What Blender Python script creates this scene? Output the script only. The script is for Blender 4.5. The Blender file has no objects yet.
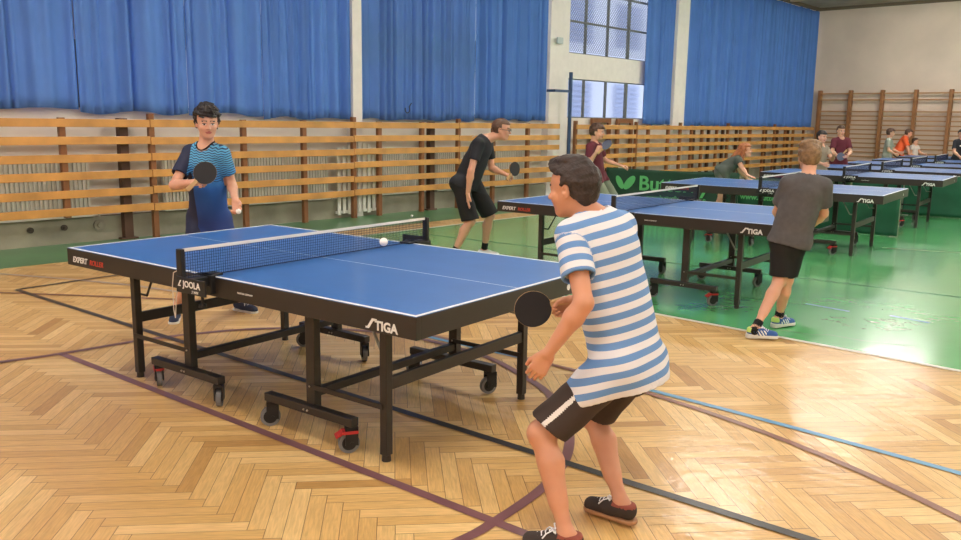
import bpy, bmesh, math, random
import numpy as np
from mathutils import Vector, Matrix, Euler
random.seed(7); np.random.seed(7)
SC = bpy.context.scene
COL = SC.collection
R = math.radians

# ------------------------------------------------------------------ camera, world, light, exposure
PITCH, ROLL, EYE = R(10.213), R(0.903), 1.547
cam_d = bpy.data.cameras.new('camera'); cam = bpy.data.objects.new('camera', cam_d); COL.objects.link(cam)
cam_d.sensor_width = 36.0; cam_d.sensor_fit = 'HORIZONTAL'; cam_d.lens = 833.0 / 961.0 * 36.0
cam_d.clip_start = 0.05; cam_d.clip_end = 200
_F = Vector((0, math.cos(PITCH), -math.sin(PITCH))); _U = Vector((0, math.sin(PITCH), math.cos(PITCH))); _R = Vector((1, 0, 0))
_R2 = math.cos(ROLL) * _R + math.sin(ROLL) * _U; _U2 = -math.sin(ROLL) * _R + math.cos(ROLL) * _U
cam.matrix_world = Matrix(((_R2.x, _U2.x, -_F.x, 0), (_R2.y, _U2.y, -_F.y, 0), (_R2.z, _U2.z, -_F.z, EYE), (0, 0, 0, 1)))
SC.camera = cam

# the hall runs along WT; the window wall stands WD metres away along WN
WD, WW = 10.244, 0.8368
WT = np.array([math.cos(WW), math.sin(WW), 0.0]); WN = np.array([-math.sin(WW), math.cos(WW), 0.0])
def WP(s, z, off=0.0):            # a point s metres along the window wall, off metres in front of it
    q = WN * (WD - off) + WT * s
    return Vector((q[0], q[1], z))
HALL_M = Matrix(((WT[0], WN[0], 0, 0), (WT[1], WN[1], 0, 0), (0, 0, 1, 0), (0, 0, 0, 1)))   # hall frame: x along wall, y toward window wall
S_END, S_BACK, D_OPP, H_CEIL = 27.2, -7.0, -6.0, 5.15

world = bpy.data.worlds.new('sky'); SC.world = world; world.use_nodes = True
bg = world.node_tree.nodes['Background']; bg.inputs[0].default_value = (0.78, 0.82, 0.95, 1); bg.inputs[1].default_value = 1.15

SC.view_settings.view_transform = 'Standard'; SC.view_settings.look = 'None'
SC.view_settings.exposure = 0.95; SC.view_settings.gamma = 1.0; SC.view_settings.use_curve_mapping = False
LAMP_STRENGTH = 34.0
LAMP_COLOR = (1.0, 0.945, 0.89)

# ------------------------------------------------------------------ material helpers
def srgb(r, g, b):
    f = lambda c: (c / 255 / 12.92) if c / 255 <= 0.04045 else ((c / 255 + 0.055) / 1.055) ** 2.4
    return (f(r), f(g), f(b), 1.0)
def mat(name, col, rough=0.5, metal=0.0, spec=0.5, noise=0.0, nscale=8.0, bump=0.0, bscale=60.0, coat=0.0, sss=0.0, alpha=1.0):
    m = bpy.data.materials.new(name); m.use_nodes = True; nt = m.node_tree; b = nt.nodes['Principled BSDF']
    if isinstance(col, tuple) and len(col) == 3: col = srgb(*col)
    b.inputs['Base Color'].default_value = col; b.inputs['Roughness'].default_value = rough
    b.inputs['Metallic'].default_value = metal; b.inputs['Specular IOR Level'].default_value = spec
    b.inputs['Coat Weight'].default_value = coat; b.inputs['Coat Roughness'].default_value = 0.12
    if sss: b.inputs['Subsurface Weight'].default_value = sss; b.inputs['Subsurface Radius'].default_value = (0.012, 0.005, 0.003); b.inputs['Subsurface Scale'].default_value = 1.0
    tc = nt.nodes.new('ShaderNodeTexCoord')
    if noise:
        n = nt.nodes.new('ShaderNodeTexNoise'); n.inputs['Scale'].default_value = nscale; n.inputs['Detail'].default_value = 4
        nt.links.new(tc.outputs['Object'], n.inputs['Vector'])
        mx = nt.nodes.new('ShaderNodeMix'); mx.data_type = 'RGBA'; mx.blend_type = 'MULTIPLY'; mx.inputs[0].default_value = 1.0
        r = nt.nodes.new('ShaderNodeMapRange'); r.inputs[1].default_value = 0.3; r.inputs[2].default_value = 0.7
        r.inputs[3].default_value = 1.0 - noise; r.inputs[4].default_value = 1.0 + noise * 0.4
        nt.links.new(n.outputs[0], r.inputs[0])
        cmb = nt.nodes.new('ShaderNodeCombineColor')
        for i in range(3): nt.links.new(r.outputs[0], cmb.inputs[i])
        mx.inputs[6].default_value = col; nt.links.new(cmb.outputs[0], mx.inputs[7]); nt.links.new(mx.outputs[2], b.inputs['Base Color'])
    if bump:
        n2 = nt.nodes.new('ShaderNodeTexNoise'); n2.inputs['Scale'].default_value = bscale; n2.inputs['Detail'].default_value = 3
        nt.links.new(tc.outputs['Object'], n2.inputs['Vector'])
        bp = nt.nodes.new('ShaderNodeBump'); bp.inputs['Strength'].default_value = bump; bp.inputs['Distance'].default_value = 0.4 / bscale
        nt.links.new(n2.outputs[0], bp.inputs['Height']); nt.links.new(bp.outputs[0], b.inputs['Normal'])
    return m
def math_node(nt, op, a, b=None, clamp=False):
    n = nt.nodes.new('ShaderNodeMath'); n.operation = op; n.use_clamp = clamp
    for i, v in enumerate((a, b)):
        if v is None: continue
        if isinstance(v, (int, float)): n.inputs[i].default_value = v
        else: nt.links.new(v, n.inputs[i])
    return n.outputs[0]
def mix_rgb(nt, fac, a, b, mode='MIX'):
    n = nt.nodes.new('ShaderNodeMix'); n.data_type = 'RGBA'; n.blend_type = mode
    if isinstance(fac, (int, float)): n.inputs[0].default_value = fac
    else: nt.links.new(fac, n.inputs[0])
    for i, v in ((6, a), (7, b)):
        if isinstance(v, tuple): n.inputs[i].default_value = v
        else: nt.links.new(v, n.inputs[i])
    return n.outputs[2]

# ------------------------------------------------------------------ mesh helpers
class MB:
    """collects faces with material slots; build() links them as one mesh object"""
    def __init__(s): s.v = []; s.f = []; s.m = []; s.sm = []
    def add(s, vs, fs, mi=0, smooth=False):
        o = len(s.v); s.v += [tuple(v) for v in vs]; s.f += [tuple(i + o for i in f) for f in fs]
        s.m += [mi] * len(fs); s.sm += [smooth] * len(fs); return s
    def box(s, x0, x1, y0, y1, z0, z1, mi=0, M=None):
        vs = [Vector((x, y, z)) for z in (z0, z1) for y in (y0, y1) for x in (x0, x1)]
        if M is not None: vs = [M @ v for v in vs]
        return s.add(vs, [(0, 2, 3, 1), (4, 5, 7, 6), (0, 1, 5, 4), (2, 6, 7, 3), (0, 4, 6, 2), (1, 3, 7, 5)], mi)
    def bar(s, a, b, w, h, mi=0, up=(0, 0, 1)):         # rectangular bar from a to b, w across, h along up
        a, b = Vector(a), Vector(b); d = (b - a).normalized(); up = Vector(up)
        if abs(d.dot(up)) > 0.98: up = Vector((0, 1, 0))
        x = d.cross(up).normalized(); y = x.cross(d).normalized()
        vs = []
        for p in (a, b):
            for sy in (-1, 1):
                for sx in (-1, 1): vs.append(p + x * sx * w / 2 + y * sy * h / 2)
        return s.add(vs, [(0, 1, 3, 2), (4, 6, 7, 5), (0, 4, 5, 1), (2, 3, 7, 6), (0, 2, 6, 4), (1, 5, 7, 3)], mi)
    def tube(s, a, b, r0, r1=None, n=16, mi=0, cap=True):
        r1 = r0 if r1 is None else r1; a, b = Vector(a), Vector(b); d = (b - a).normalized()
        x = d.orthogonal().normalized(); y = d.cross(x)
        vs = [p + (x * math.cos(2 * math.pi * i / n) + y * math.sin(2 * math.pi * i / n)) * r for p, r in ((a, r0), (b, r1)) for i in range(n)]
        s.add(vs, [(i, (i + 1) % n, n + (i + 1) % n, n + i) for i in range(n)], mi, True)
        if cap: s.add(vs, [tuple(range(n - 1, -1, -1)), tuple(range(n, 2 * n))], mi)
        return s
    def path(s, pts, r, n=10, mi=0):
        for a, b in zip(pts[:-1], pts[1:]): s.tube(a, b, r, r, n, mi)
        return s
    def poly(s, pts, z0, z1, mi=0, M=None):            # extruded polygon (ccw in xy)
        n = len(pts); vs = [Vector((p[0], p[1], z)) for z in (z0, z1) for p in pts]
        if M is not None: vs = [M @ v for v in vs]
        return s.add(vs, [tuple(range(n - 1, -1, -1)), tuple(range(n, 2 * n))] + [(i, (i + 1) % n, n + (i + 1) % n, n + i) for i in range(n)], mi)
    def sphere(s, c, r, n=16, mi=0, sc=(1, 1, 1), M=None):
        vs = []; m = n // 2; c = Vector(c)
        for j in range(m + 1):
            t = math.pi * j / m
            for i in range(n):
                a = 2 * math.pi * i / n; p = Vector((math.sin(t) * math.cos(a) * r * sc[0], math.sin(t) * math.sin(a) * r * sc[1], math.cos(t) * r * sc[2]))
                vs.append((M @ p if M is not None else p) + c)
        return s.add(vs, [(j * n + i, (j + 1) * n + i, (j + 1) * n + (i + 1) % n, j * n + (i + 1) % n) for j in range(m) for i in range(n)], mi, True)
    def mesh(s, name, mats):
        me = bpy.data.meshes.new(name); me.from_pydata(s.v, [], s.f)
        for m in (mats if isinstance(mats, (list, tuple)) else [mats]): me.materials.append(m)
        me.polygons.foreach_set('material_index', s.m); me.polygons.foreach_set('use_smooth', s.sm); me.update(); return me
    def build(s, name, mats, parent=None, loc=None, bevel=0.0):
        o = link(name, s.mesh(name, mats), parent)
        if loc is not None: o.location = loc
        if bevel:
            b = o.modifiers.new('bevel', 'BEVEL'); b.width = bevel; b.segments = 2; b.limit_method = 'ANGLE'
        return o
def link(name, me, parent=None):
    o = bpy.data.objects.new(name, me); COL.objects.link(o)
    if parent is not None: o.parent = parent
    return o
def tag(o, label=None, cat=None, group=None, kind=None):
    if label: o['label'] = label
    if cat: o['category'] = cat
    if group: o['group'] = group
    if kind: o['kind'] = kind
    return o
def thing(name, label, cat, loc=(0, 0, 0), rz=0.0, group=None):
    o = bpy.data.objects.new(name, None); COL.objects.link(o); o.empty_display_size = 0.1
    o.location = loc; o.rotation_euler = (0, 0, rz); return tag(o, label, cat, group)
def children(o): return [c for c in COL.objects if c.parent == o]
def copy_tree(o, parent=None):
    c = o.copy(); COL.objects.link(c)
    if parent is not None: c.parent = parent
    for ch in children(o): copy_tree(ch, c)
    return c
def text_mesh(txt, size, mats, depth=0.0008, shear=0.0, bold=0.0):
    cu = bpy.data.curves.new('t', 'FONT'); cu.body = txt; cu.size = size; cu.extrude = depth; cu.shear = shear; cu.offset = bold; cu.resolution_u = 3
    cu.align_x = 'LEFT'
    o = bpy.data.objects.new('t', cu); COL.objects.link(o)
    bpy.context.view_layer.update()
    dg = bpy.context.evaluated_depsgraph_get(); me = bpy.data.meshes.new_from_object(o.evaluated_get(dg))
    bpy.data.objects.remove(o); me.materials.clear(); me.materials.append(mats); return me
def frame(o, x, y, z):       # matrix with origin o and axes x,y,z
    x, y, z, o = Vector(x), Vector(y), Vector(z), Vector(o)
    return Matrix(((x.x, y.x, z.x, o.x), (x.y, y.y, z.y, o.y), (x.z, y.z, z.z, o.z), (0, 0, 0, 1)))
# ================================================================== THE SETTING
# ---- parquet floor: herringbone planks, one mesh
def parquet_material():
    m = bpy.data.materials.new('oak_parquet'); m.use_nodes = True; nt = m.node_tree; b = nt.nodes['Principled BSDF']
    at = nt.nodes.new('ShaderNodeAttribute'); at.attribute_name = 'plank'      # r random tone, g random hue, b unused
    uv = nt.nodes.new('ShaderNodeUVMap'); uv.uv_map = 'UVMap'
    sep = nt.nodes.new('ShaderNodeSeparateColor'); nt.links.new(at.outputs['Color'], sep.inputs[0])
    mp = nt.nodes.new('ShaderNodeMapping'); mp.inputs['Scale'].default_value = (1.6, 1.6, 1)
    cmb = nt.nodes.new('ShaderNodeCombineXYZ'); sx = nt.nodes.new('ShaderNodeSeparateXYZ'); nt.links.new(uv.outputs[0], sx.inputs[0])
    # grain: long streaks along the plank, different on every plank
    nt.links.new(math_node(nt, 'ADD', math_node(nt, 'MULTIPLY', sx.outputs[0], 2.2), math_node(nt, 'MULTIPLY', sep.outputs[0], 40.0)), cmb.inputs[0])
    nt.links.new(math_node(nt, 'ADD', math_node(nt, 'MULTIPLY', sx.outputs[1], 3.6), math_node(nt, 'MULTIPLY', sep.outputs[1], 40.0)), cmb.inputs[1])
    n = nt.nodes.new('ShaderNodeTexNoise'); n.inputs['Scale'].default_value = 2.2; n.inputs['Detail'].default_value = 5; n.inputs['Distortion'].default_value = 0.6
    nt.links.new(cmb.outputs[0], n.inputs['Vector'])
    cr = nt.nodes.new('ShaderNodeValToRGB'); e = cr.color_ramp.elements
    e[0].position = 0.0; e[0].color = srgb(178, 132, 72); e[1].position = 1.0; e[1].color = srgb(232, 198, 136)
    x = e.new(0.45); x.color = srgb(214, 172, 106)
    nt.links.new(sep.outputs[0], cr.inputs[0])
    rg = nt.nodes.new('ShaderNodeMapRange'); rg.inputs[1].default_value = 0.35; rg.inputs[2].default_value = 0.65; rg.inputs[3].default_value = 0.86; rg.inputs[4].default_value = 1.08
    nt.links.new(n.outputs[0], rg.inputs[0])
    gray = nt.nodes.new('ShaderNodeCombineColor')
    for i in range(3): nt.links.new(rg.outputs[0], gray.inputs[i])
    c1 = mix_rgb(nt, 1.0, cr.outputs[0], gray.outputs[0], 'MULTIPLY')
    # worn patches across the boards
    tc = nt.nodes.new('ShaderNodeTexCoord'); n3 = nt.nodes.new('ShaderNodeTexNoise'); n3.inputs['Scale'].default_value = 0.9; n3.inputs['Detail'].default_value = 4
    nt.links.new(tc.outputs['Object'], n3.inputs['Vector'])
    w = math_node(nt, 'MULTIPLY', math_node(nt, 'SUBTRACT', n3.outputs[0], 0.52, True), 2.0, True)
    c1 = mix_rgb(nt, w, c1, srgb(196, 150, 92))
    # joints between boards
    u, v = sx.outputs[0], sx.outputs[1]
    eu = math_node(nt, 'MINIMUM', u, math_node(nt, 'SUBTRACT', 1.0, u)); ev = math_node(nt, 'MINIMUM', v, math_node(nt, 'SUBTRACT', 1.0, v))
    ju = math_node(nt, 'LESS_THAN', math_node(nt, 'MULTIPLY', eu, 0.49), 0.0018); jv = math_node(nt, 'LESS_THAN', math_node(nt, 'MULTIPLY', ev, 0.07), 0.0013)
    j = math_node(nt, 'MAXIMUM', ju, jv)
    c2 = mix_rgb(nt, math_node(nt, 'MULTIPLY', j, 0.8), c1, srgb(92, 58, 28))
    nt.links.new(c2, b.inputs['Base Color'])
    b.inputs['Roughness'].default_value = 0.42; b.inputs['Specular IOR Level'].default_value = 0.4
    b.inputs['Coat Weight'].default_value = 0.34; b.inputs['Coat Roughness'].default_value = 0.17
    n4 = nt.nodes.new('ShaderNodeTexNoise'); n4.inputs['Scale'].default_value = 11.0; n4.inputs['Detail'].default_value = 3; nt.links.new(tc.outputs['Object'], n4.inputs['Vector'])
    bp = nt.nodes.new('ShaderNodeBump'); bp.inputs['Strength'].default_value = 0.7; bp.inputs['Distance'].default_value = 0.005
    hh = math_node(nt, 'SUBTRACT', math_node(nt, 'ADD', n4.outputs[0], math_node(nt, 'MULTIPLY', sep.outputs[1], 0.25)), math_node(nt, 'MULTIPLY', j, 0.4))
    nt.links.new(hh, bp.inputs['Height']); nt.links.new(bp.outputs[0], b.inputs['Normal']); nt.links.new(bp.outputs[0], b.inputs['Coat Normal'])
    return m
PL, PW = 0.49, 0.07
def parquet():
    rot = R(-84.0); c, s = math.cos(rot), math.sin(rot)
    verts = []; uvs = []; cols = []
    def emit(x, y, hor):
        w, h = (PL, PW) if hor else (PW, PL)
        cx, cy = x + w / 2, y + h / 2; wx, wy = c * cx - s * cy, s * cx + c * cy
        d = wx * WN[0] + wy * WN[1]; al = wx * WT[0] + wy * WT[1]
        if not ((al < 6.4 and -5.5 < d < 9.6) or (6.3 <= al < 27.2 and 8.3 < d < 9.4)): return
        if al < -3.5: return
        q = [(x, y), (x + w, y), (x + w, y + h), (x, y + h)]
        verts.extend([(c * a - s * b, s * a + c * b, 0.0) for a, b in q])
        uvs.extend([(0, 0), (1, 0), (1, 1), (0, 1)] if hor else [(0, 0), (0, 1), (1, 1), (1, 0)])
        t = min(1, max(0, random.gauss(0.55, 0.21))); g = random.random(); cols.extend([(t, g, 0, 1)] * 4)
    for j in range(-40, 60):
        for k in range(-420, 420):
            x, y = k * PW + j * PL, k * PW - j * PL
            if abs(x) > 34 or abs(y) > 34: continue
            emit(x, y, True); emit(x + PL, y + PW - PL, False)
    n = len(verts) // 4
    me = bpy.data.meshes.new('floor'); me.from_pydata(verts, [], [(4 * i, 4 * i + 1, 4 * i + 2, 4 * i + 3) for i in range(n)])
    uv = me.uv_layers.new(name='UVMap'); uv.data.foreach_set('uv', np.array(uvs, dtype=np.float32).ravel())
    ca = me.color_attributes.new('plank', 'FLOAT_COLOR', 'CORNER'); ca.data.foreach_set('color', np.array(cols, dtype=np.float32).ravel())
    me.materials.append(parquet_material()); me.update()
    o = link('floor', me); tag(o, kind='structure'); return o
parquet()
def hall_box(name, s0, s1, d0, d1, z0, z1, m):       # box in hall coordinates, d = distance from camera foot toward window wall
    o = MB().box(s0, s1, d0, d1, z0, z1).build(name, m); o.matrix_world = HALL_M; return tag(o, kind='structure')
M_sub = mat('worn_wood_subfloor', (196, 152, 98), 0.35, coat=0.3, noise=0.15)
hall_box('floor', S_BACK, S_END + .3, D_OPP, WD + 0.45, -0.12, -0.004, M_sub)

def green_material():
    m = mat('green_court_paint', (92, 180, 110), 0.25, noise=0.16, nscale=0.7, coat=0.5)
    nt = m.node_tree; b = nt.nodes['Principled BSDF']; tc = nt.nodes.new('ShaderNodeTexCoord')
    n4 = nt.nodes.new('ShaderNodeTexNoise'); n4.inputs['Scale'].default_value = 5.0; n4.inputs['Detail'].default_value = 3; nt.links.new(tc.outputs['Object'], n4.inputs['Vector'])
    bp = nt.nodes.new('ShaderNodeBump'); bp.inputs['Strength'].default_value = 0.3; bp.inputs['Distance'].default_value = 0.004
    nt.links.new(n4.outputs[0], bp.inputs['Height']); nt.links.new(bp.outputs[0], b.inputs['Normal']); nt.links.new(bp.outputs[0], b.inputs['Coat Normal'])
    return m
M_green = green_material()
M_greenband = mat('green_border_paint', (84, 146, 98), 0.3, noise=0.25, nscale=1.5, coat=0.3)
M_white = mat('white_line_paint', (226, 222, 208), 0.35)
S_C, D_C = 5.92, WD - 1.68                             # corner of the painted court
hall_box('floor', S_C, S_END, D_OPP, D_C, -0.003, 0.002, M_green)
hall_box('floor', S_BACK, S_END, WD - 1.16, WD + 0.4, -0.003, 0.002, M_greenband)
def line(name, pts, w, m, z=0.0035):
    pts = [Vector((p[0], p[1], 0)) for p in pts]; mb = MB(); vs = []
    for i, p in enumerate(pts):
        d = (pts[min(i + 1, len(pts) - 1)] - pts[max(i - 1, 0)]).normalized(); n = Vector((-d.y, d.x, 0)) * w / 2
        vs += [p + n + Vector((0, 0, z)), p - n + Vector((0, 0, z))]
    mb.add(vs, [(2 * i, 2 * i + 1, 2 * i + 3, 2 * i + 2) for i in range(len(pts) - 1)]); o = mb.build(name, m); return tag(o, kind='structure')
def hp(s, d): q = WT * s + WN * d; return (q[0], q[1])
line('court_line', [hp(S_C, D_OPP), hp(S_C, D_C)], 0.05, M_white, 0.004)
line('court_line', [hp(S_C - .025, D_C), hp(S_END, D_C)], 0.05, M_white, 0.0042)
M_maroon = mat('maroon_line_paint', (124, 84, 86), 0.35, noise=0.15, nscale=6); M_black = mat('black_line_paint', (58, 52, 48), 0.35, noise=0.2, nscale=6)
M_blue = mat('blue_line_paint', (96, 152, 190), 0.35, noise=0.1); M_brown = mat('brown_line_paint', (134, 88, 70), 0.35, noise=0.15, nscale=6)
M_lilac = mat('faded_grey_line_paint', (176, 156, 140), 0.35, noise=0.1)
def smooth_curve(pts, n=8):
    out = []; P = [Vector((p[0], p[1])) for p in pts]; P = [2 * P[0] - P[1]] + P + [2 * P[-1] - P[-2]]
    for i in range(1, len(P) - 2):
        for k in range(n):
            t = k / n; a, b, c, d = P[i - 1:i + 3]
            q = 0.5 * (2 * b + (c - a) * t + (2 * a - 5 * b + 4 * c - d) * t * t + (3 * b - a - 3 * c + d) * t ** 3); out.append((q.x, q.y))
    return out + [(P[-2].x, P[-2].y)]
line('court_line', [(-2.73, 5.25), (0.07, 3.03), (0.9, 2.37)], 0.05, M_maroon)
line('court_line', smooth_curve([(-4.4, 4.1), (-3.03, 5.03), (-2.73, 5.25), (-2.38, 5.58), (-2.06, 5.80), (-1.66, 5.97), (-1.17, 6.02), (-0.75, 5.93), (-0.37, 5.73), (0.03, 5.35), (0.24, 4.99), (0.40, 4.6), (0.46, 4.1), (0.42, 3.7), (0.29, 3.36), (0.07, 3.03), (-0.1, 2.84), (-0.6, 2.4)]), 0.05, M_maroon, 0.0042)
line('court_line', [(-4.3, 4.3), (-3.4, 4.72), (-2.73, 5.25)], 0.035, M_maroon, 0.0045)
line('court_line', [(-4.11, 7.22), (1.27, 2.92), (2.4, 2.02)], 0.05, M_black, 0.0048)
line('court_line', [(-4.11, 7.22), (-3.3, 8.3), hp(5.4, WD - 1.3)], 0.05, M_black, 0.005)
line('court_line', smooth_curve([(-1.4, 6.6), (-0.38, 5.83), (-0.03, 5.56), (0.52, 5.13), (0.96, 4.73), (1.41, 4.32), (1.84, 3.91), (2.25, 3.5), (2.9, 2.8)]), 0.045, M_blue, 0.0038)
line('court_line', smooth_curve([(-1.4, 6.7), (-0.39, 5.9), (0.3, 5.32), (0.6, 5.05), (0.94, 4.68), (1.37, 4.16), (1.71, 3.62), (1.94, 3.11), (2.15, 2.5)]), 0.045, M_brown, 0.004)
line('court_line', [(-6.0, 8.35), (-4.67, 7.95), (-3.9, 7.74), (-3.2, 7.5), (-2.4, 7.1)], 0.05, M_lilac, 0.004)
line('court_line', smooth_curve([(-5.4, 7.2), (-4.18, 7.09), (-2.94, 6.97), (-2.02, 6.84), (-1.2, 6.6)]), 0.04, M_brown, 0.0043)
line('court_line', [(-0.69, 11.21), (2.92, 8.65), (4.43, 7.55), (6, 6.4)], 0.035, mat('dark_green_line_paint', (52, 84, 60), 0.35), 0.004)
line('court_line', [(2.86, 7.16), (3.12, 6.87)], 0.04, M_blue, 0.004)
line('court_line', [(3.40, 6.74), (3.60, 6.50)], 0.04, M_blue, 0.0041)
line('court_line', [(5.18, 10.65), (6.3, 10.2), (7.5, 9.7)], 0.03, M_lilac, 0.0041)
M_crack = mat('floor_crack_filler', (74, 104, 78), 0.7)
line('court_line', [(2.3, 6.18), (2.5, 6.05), (2.62, 6.06), (2.8, 5.9), (2.95, 5.86), (3.1, 5.75)], 0.008, M_crack, 0.0045)

# ---- walls
M_wall = mat('cream_wall_paint', (234, 225, 215), 0.85, noise=0.08, nscale=1.2, bump=0.05)
M_endwall = mat('beige_end_wall_plaster', (216, 198, 181), 0.9, noise=0.12, nscale=0.8, bump=0.1, bscale=9)
M_ceil = mat('grey_ceiling_boards', (184, 166, 150), 0.9, noise=0.2, nscale=2)
M_pillar = mat('white_pillar_paint', (236, 229, 224), 0.7, noise=0.05)
M_plinth = mat('stained_concrete_plinth', (156, 152, 134), 0.85, noise=0.35, nscale=1.8, bump=0.15, bscale=14)
M_bluegrey = mat('blue_grey_wall_paint', (188, 198, 200), 0.8)
M_glass = bpy.data.materials.new('hazy_window_glass'); M_glass.use_nodes = True
_b = M_glass.node_tree.nodes['Principled BSDF']; _b.inputs['Transmission Weight'].default_value = 1.0; _b.inputs['Roughness'].default_value = 0.25; _b.inputs['IOR'].default_value = 1.02
_b.inputs['Base Color'].default_value = (0.85, 0.88, 0.93, 1)
M_frame = mat('grey_steel_window_frame', (104, 108, 104), 0.5)
# window wall: plinth band, spandrel beam, top band; window openings between (upper 2.96-4.9, lower 1.62-2.42)
W0, W1 = WD + 0.24, WD + 0.50
hall_box('wall_left', S_BACK, S_END, W0, W1, 0, 1.62, M_wall)
hall_box('wall_left', S_BACK, S_END, W0, W1, 2.42, 2.93, M_pillar)
hall_box('wall_left', S_BACK, S_END, W0, W1, 4.85, H_CEIL + 0.2, M_wall)
PIERS = [(-7.0, -6.6), (-2.2, -1.9), (3.3, 3.55), (8.35, 8.62), (13.36, 14.02), (18.14, 18.84), (22.9, 23.1), (27.0, 27.2)]
for a, b in PIERS: hall_box('wall_left', a, b, W0 - 0.001, W1 + 0.001, 1.6, H_CEIL + 0.19, M_wall)
hall_box('wall_left', S_BACK, S_END, WD + 0.10, W0, 0, 0.30, M_plinth)
k = 0
for (a, _), (_, b) in [((PIERS[i][1], 0), (0, PIERS[i + 1][0])) for i in range(len(PIERS) - 1)]:
    for z0, z1 in ((1.62, 2.42), (2.93, 4.85)):
        k += 1; fr = MB(); n = max(3, round((b - a) / 0.8))
        for i in range(n + 1):
            x = a + (b - a) * i / n; w = 0.03 if i % 3 else 0.06; fr.box(x - w / 2, x + w / 2, W0 + .02, W0 + .08, z0, z1)
        nz = 1 if z1 - z0 < 1 else 3
        for i in range(nz + 1):
            z = z0 + (z1 - z0) * i / nz; fr.box(a, b, W0 + .025, W0 + .075, max(z0, z - .02), min(z1, z + .02))
        wo = fr.build('window_%d' % k, M_frame); wo.matrix_world = HALL_M; tag(wo, kind='structure')
        gl = MB().box(a, b, W0 + .10, W0 + .106, z0, z1).build('glass_pane', M_glass, wo)
# exposed bay: protective wire mesh in front of the upper window
wm = MB(); a, b = 14.03, 17.25
i = 0
while a + i * 0.075 < b + 1.9:
    x0 = a + i * .075
    for sgn in (1,):
        xa, za, xb, zb = x0, 2.96, x0 - 1.85, 4.81
        if xb < a: zb = za + (x0 - a); xb = a
        if xa > b: za = 2.96 + (xa - b); xa = b
        if zb > za: wm.bar((xa, W0 - .03, za), (xb, W0 - .03, zb), .006, .006); wm.bar((a + b - xa, W0 - .03, za), (a + b - xb, W0 - .03, zb), .006, .006)
    i += 1
o = wm.build('window_guard_mesh', M_frame); o.matrix_world = HALL_M; tag(o, 'wire guard mesh stretched over the tall uncurtained upper window', 'guard mesh')
# house seen through the uncurtained window
nb = thing('neighbouring_building', 'pale bluish building with shutters seen through the uncurtained window', 'building', WP(16.5, 0, -7.0), WW)
f = MB().box(-14, 14, 0, 6, 0, 9).build('wall', mat('pale_blue_render', (196, 202, 214), 0.9), nb)
for i in range(8):
    for z in (1.4, 4.2): 
        wbm = MB()
        for q in range(9): wbm.box(-12 + i * 3.1, -10.4 + i * 3.1, -.06, -.02, z + q * .17, z + q * .17 + .12)
        wbm.build('shutter', mat('grey_shutter_slats', (150, 162, 190), 0.7) if i == z == 0 else (bpy.data.materials.get('grey_shutter_slats') or mat('grey_shutter_slats', (150, 162, 190), 0.7)), nb)
# pillars standing proud of the wall
for i, (a, b) in enumerate(((8.43, 8.61), (13.38, 14.0), (18.3, 18.84))):
    hall_box('wall_left_pillar', a, b, WD + 0.075, W0 + .01, 0, H_CEIL, M_pillar)
hall_box('wall_end', S_END, S_END + 0.3, D_OPP, W1, 0, H_CEIL + .2, M_endwall)
hall_box('wall_back', S_BACK - 0.3, S_BACK, D_OPP, W1, 0, H_CEIL + .2, M_endwall)
hall_box('wall_right', S_BACK - .3, S_END + .3, D_OPP - 0.3, D_OPP, 0, H_CEIL + .2, M_wall)
hall_box('ceiling', S_BACK, S_END, D_OPP, W0, H_CEIL, H_CEIL + 0.2, M_ceil)
M_trim = mat('dark_brown_edge_trim', (112, 98, 78), 0.7)
hall_box('trim_1', S_END - .07, S_END, D_OPP, W0, H_CEIL - .09, H_CEIL, M_trim)
hall_box('trim_2', S_BACK, S_END - .07, W0 - .12, W0, H_CEIL - .07, H_CEIL, M_trim)
for i in range(9):
    s = -4 + i * 3.6; hall_box('ceiling_beam', s, s + .18, D_OPP, W0 - .12, H_CEIL - .06, H_CEIL, M_ceil)
# curtain rail is hidden by the ceiling; baseboard under the plinth
hall_box('baseboard_end', S_END - .02, S_END, D_OPP, WD, 0, .1, M_trim)

# ---- ceiling lamps (long fluorescent fittings); their reflections lie on the varnish
M_lamp = bpy.data.materials.new('lit_fluorescent_diffuser'); M_lamp.use_nodes = True
_nt = M_lamp.node_tree; _nt.nodes.remove(_nt.nodes['Principled BSDF']); _e = _nt.nodes.new('ShaderNodeEmission'); _e.inputs[0].default_value = (*LAMP_COLOR, 1); _e.inputs[1].default_value = LAMP_STRENGTH
_nt.links.new(_e.outputs[0], _nt.nodes['Material Output'].inputs[0])
M_lampbody = mat('white_enamel_lamp_body', (225, 225, 220), 0.4)
lamp0 = thing('ceiling_lamp', 'long fluorescent ceiling lamp hanging over the hall', 'ceiling lamp', (0, 0, 0), WW, 'ceiling lamps')
MB().box(-.18, .18, -.8, .8, 0.035, .12).build('housing', M_lampbody, lamp0, bevel=.01)
MB().box(-.12, .12, -.77, .77, -.085, .034).build('diffuser', M_lamp, lamp0)
lamps = [(s, d) for s in (-4.8, 1.15, 7.1, 13.05, 18.3, 23.3) for d in (-3.5, 1.3, 6.1)]
for i, (s, d) in enumerate(lamps):
    o = lamp0 if i == 0 else copy_tree(lamp0); q = WT * s + WN * d; o.location = (q[0], q[1], H_CEIL - .17)
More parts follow.
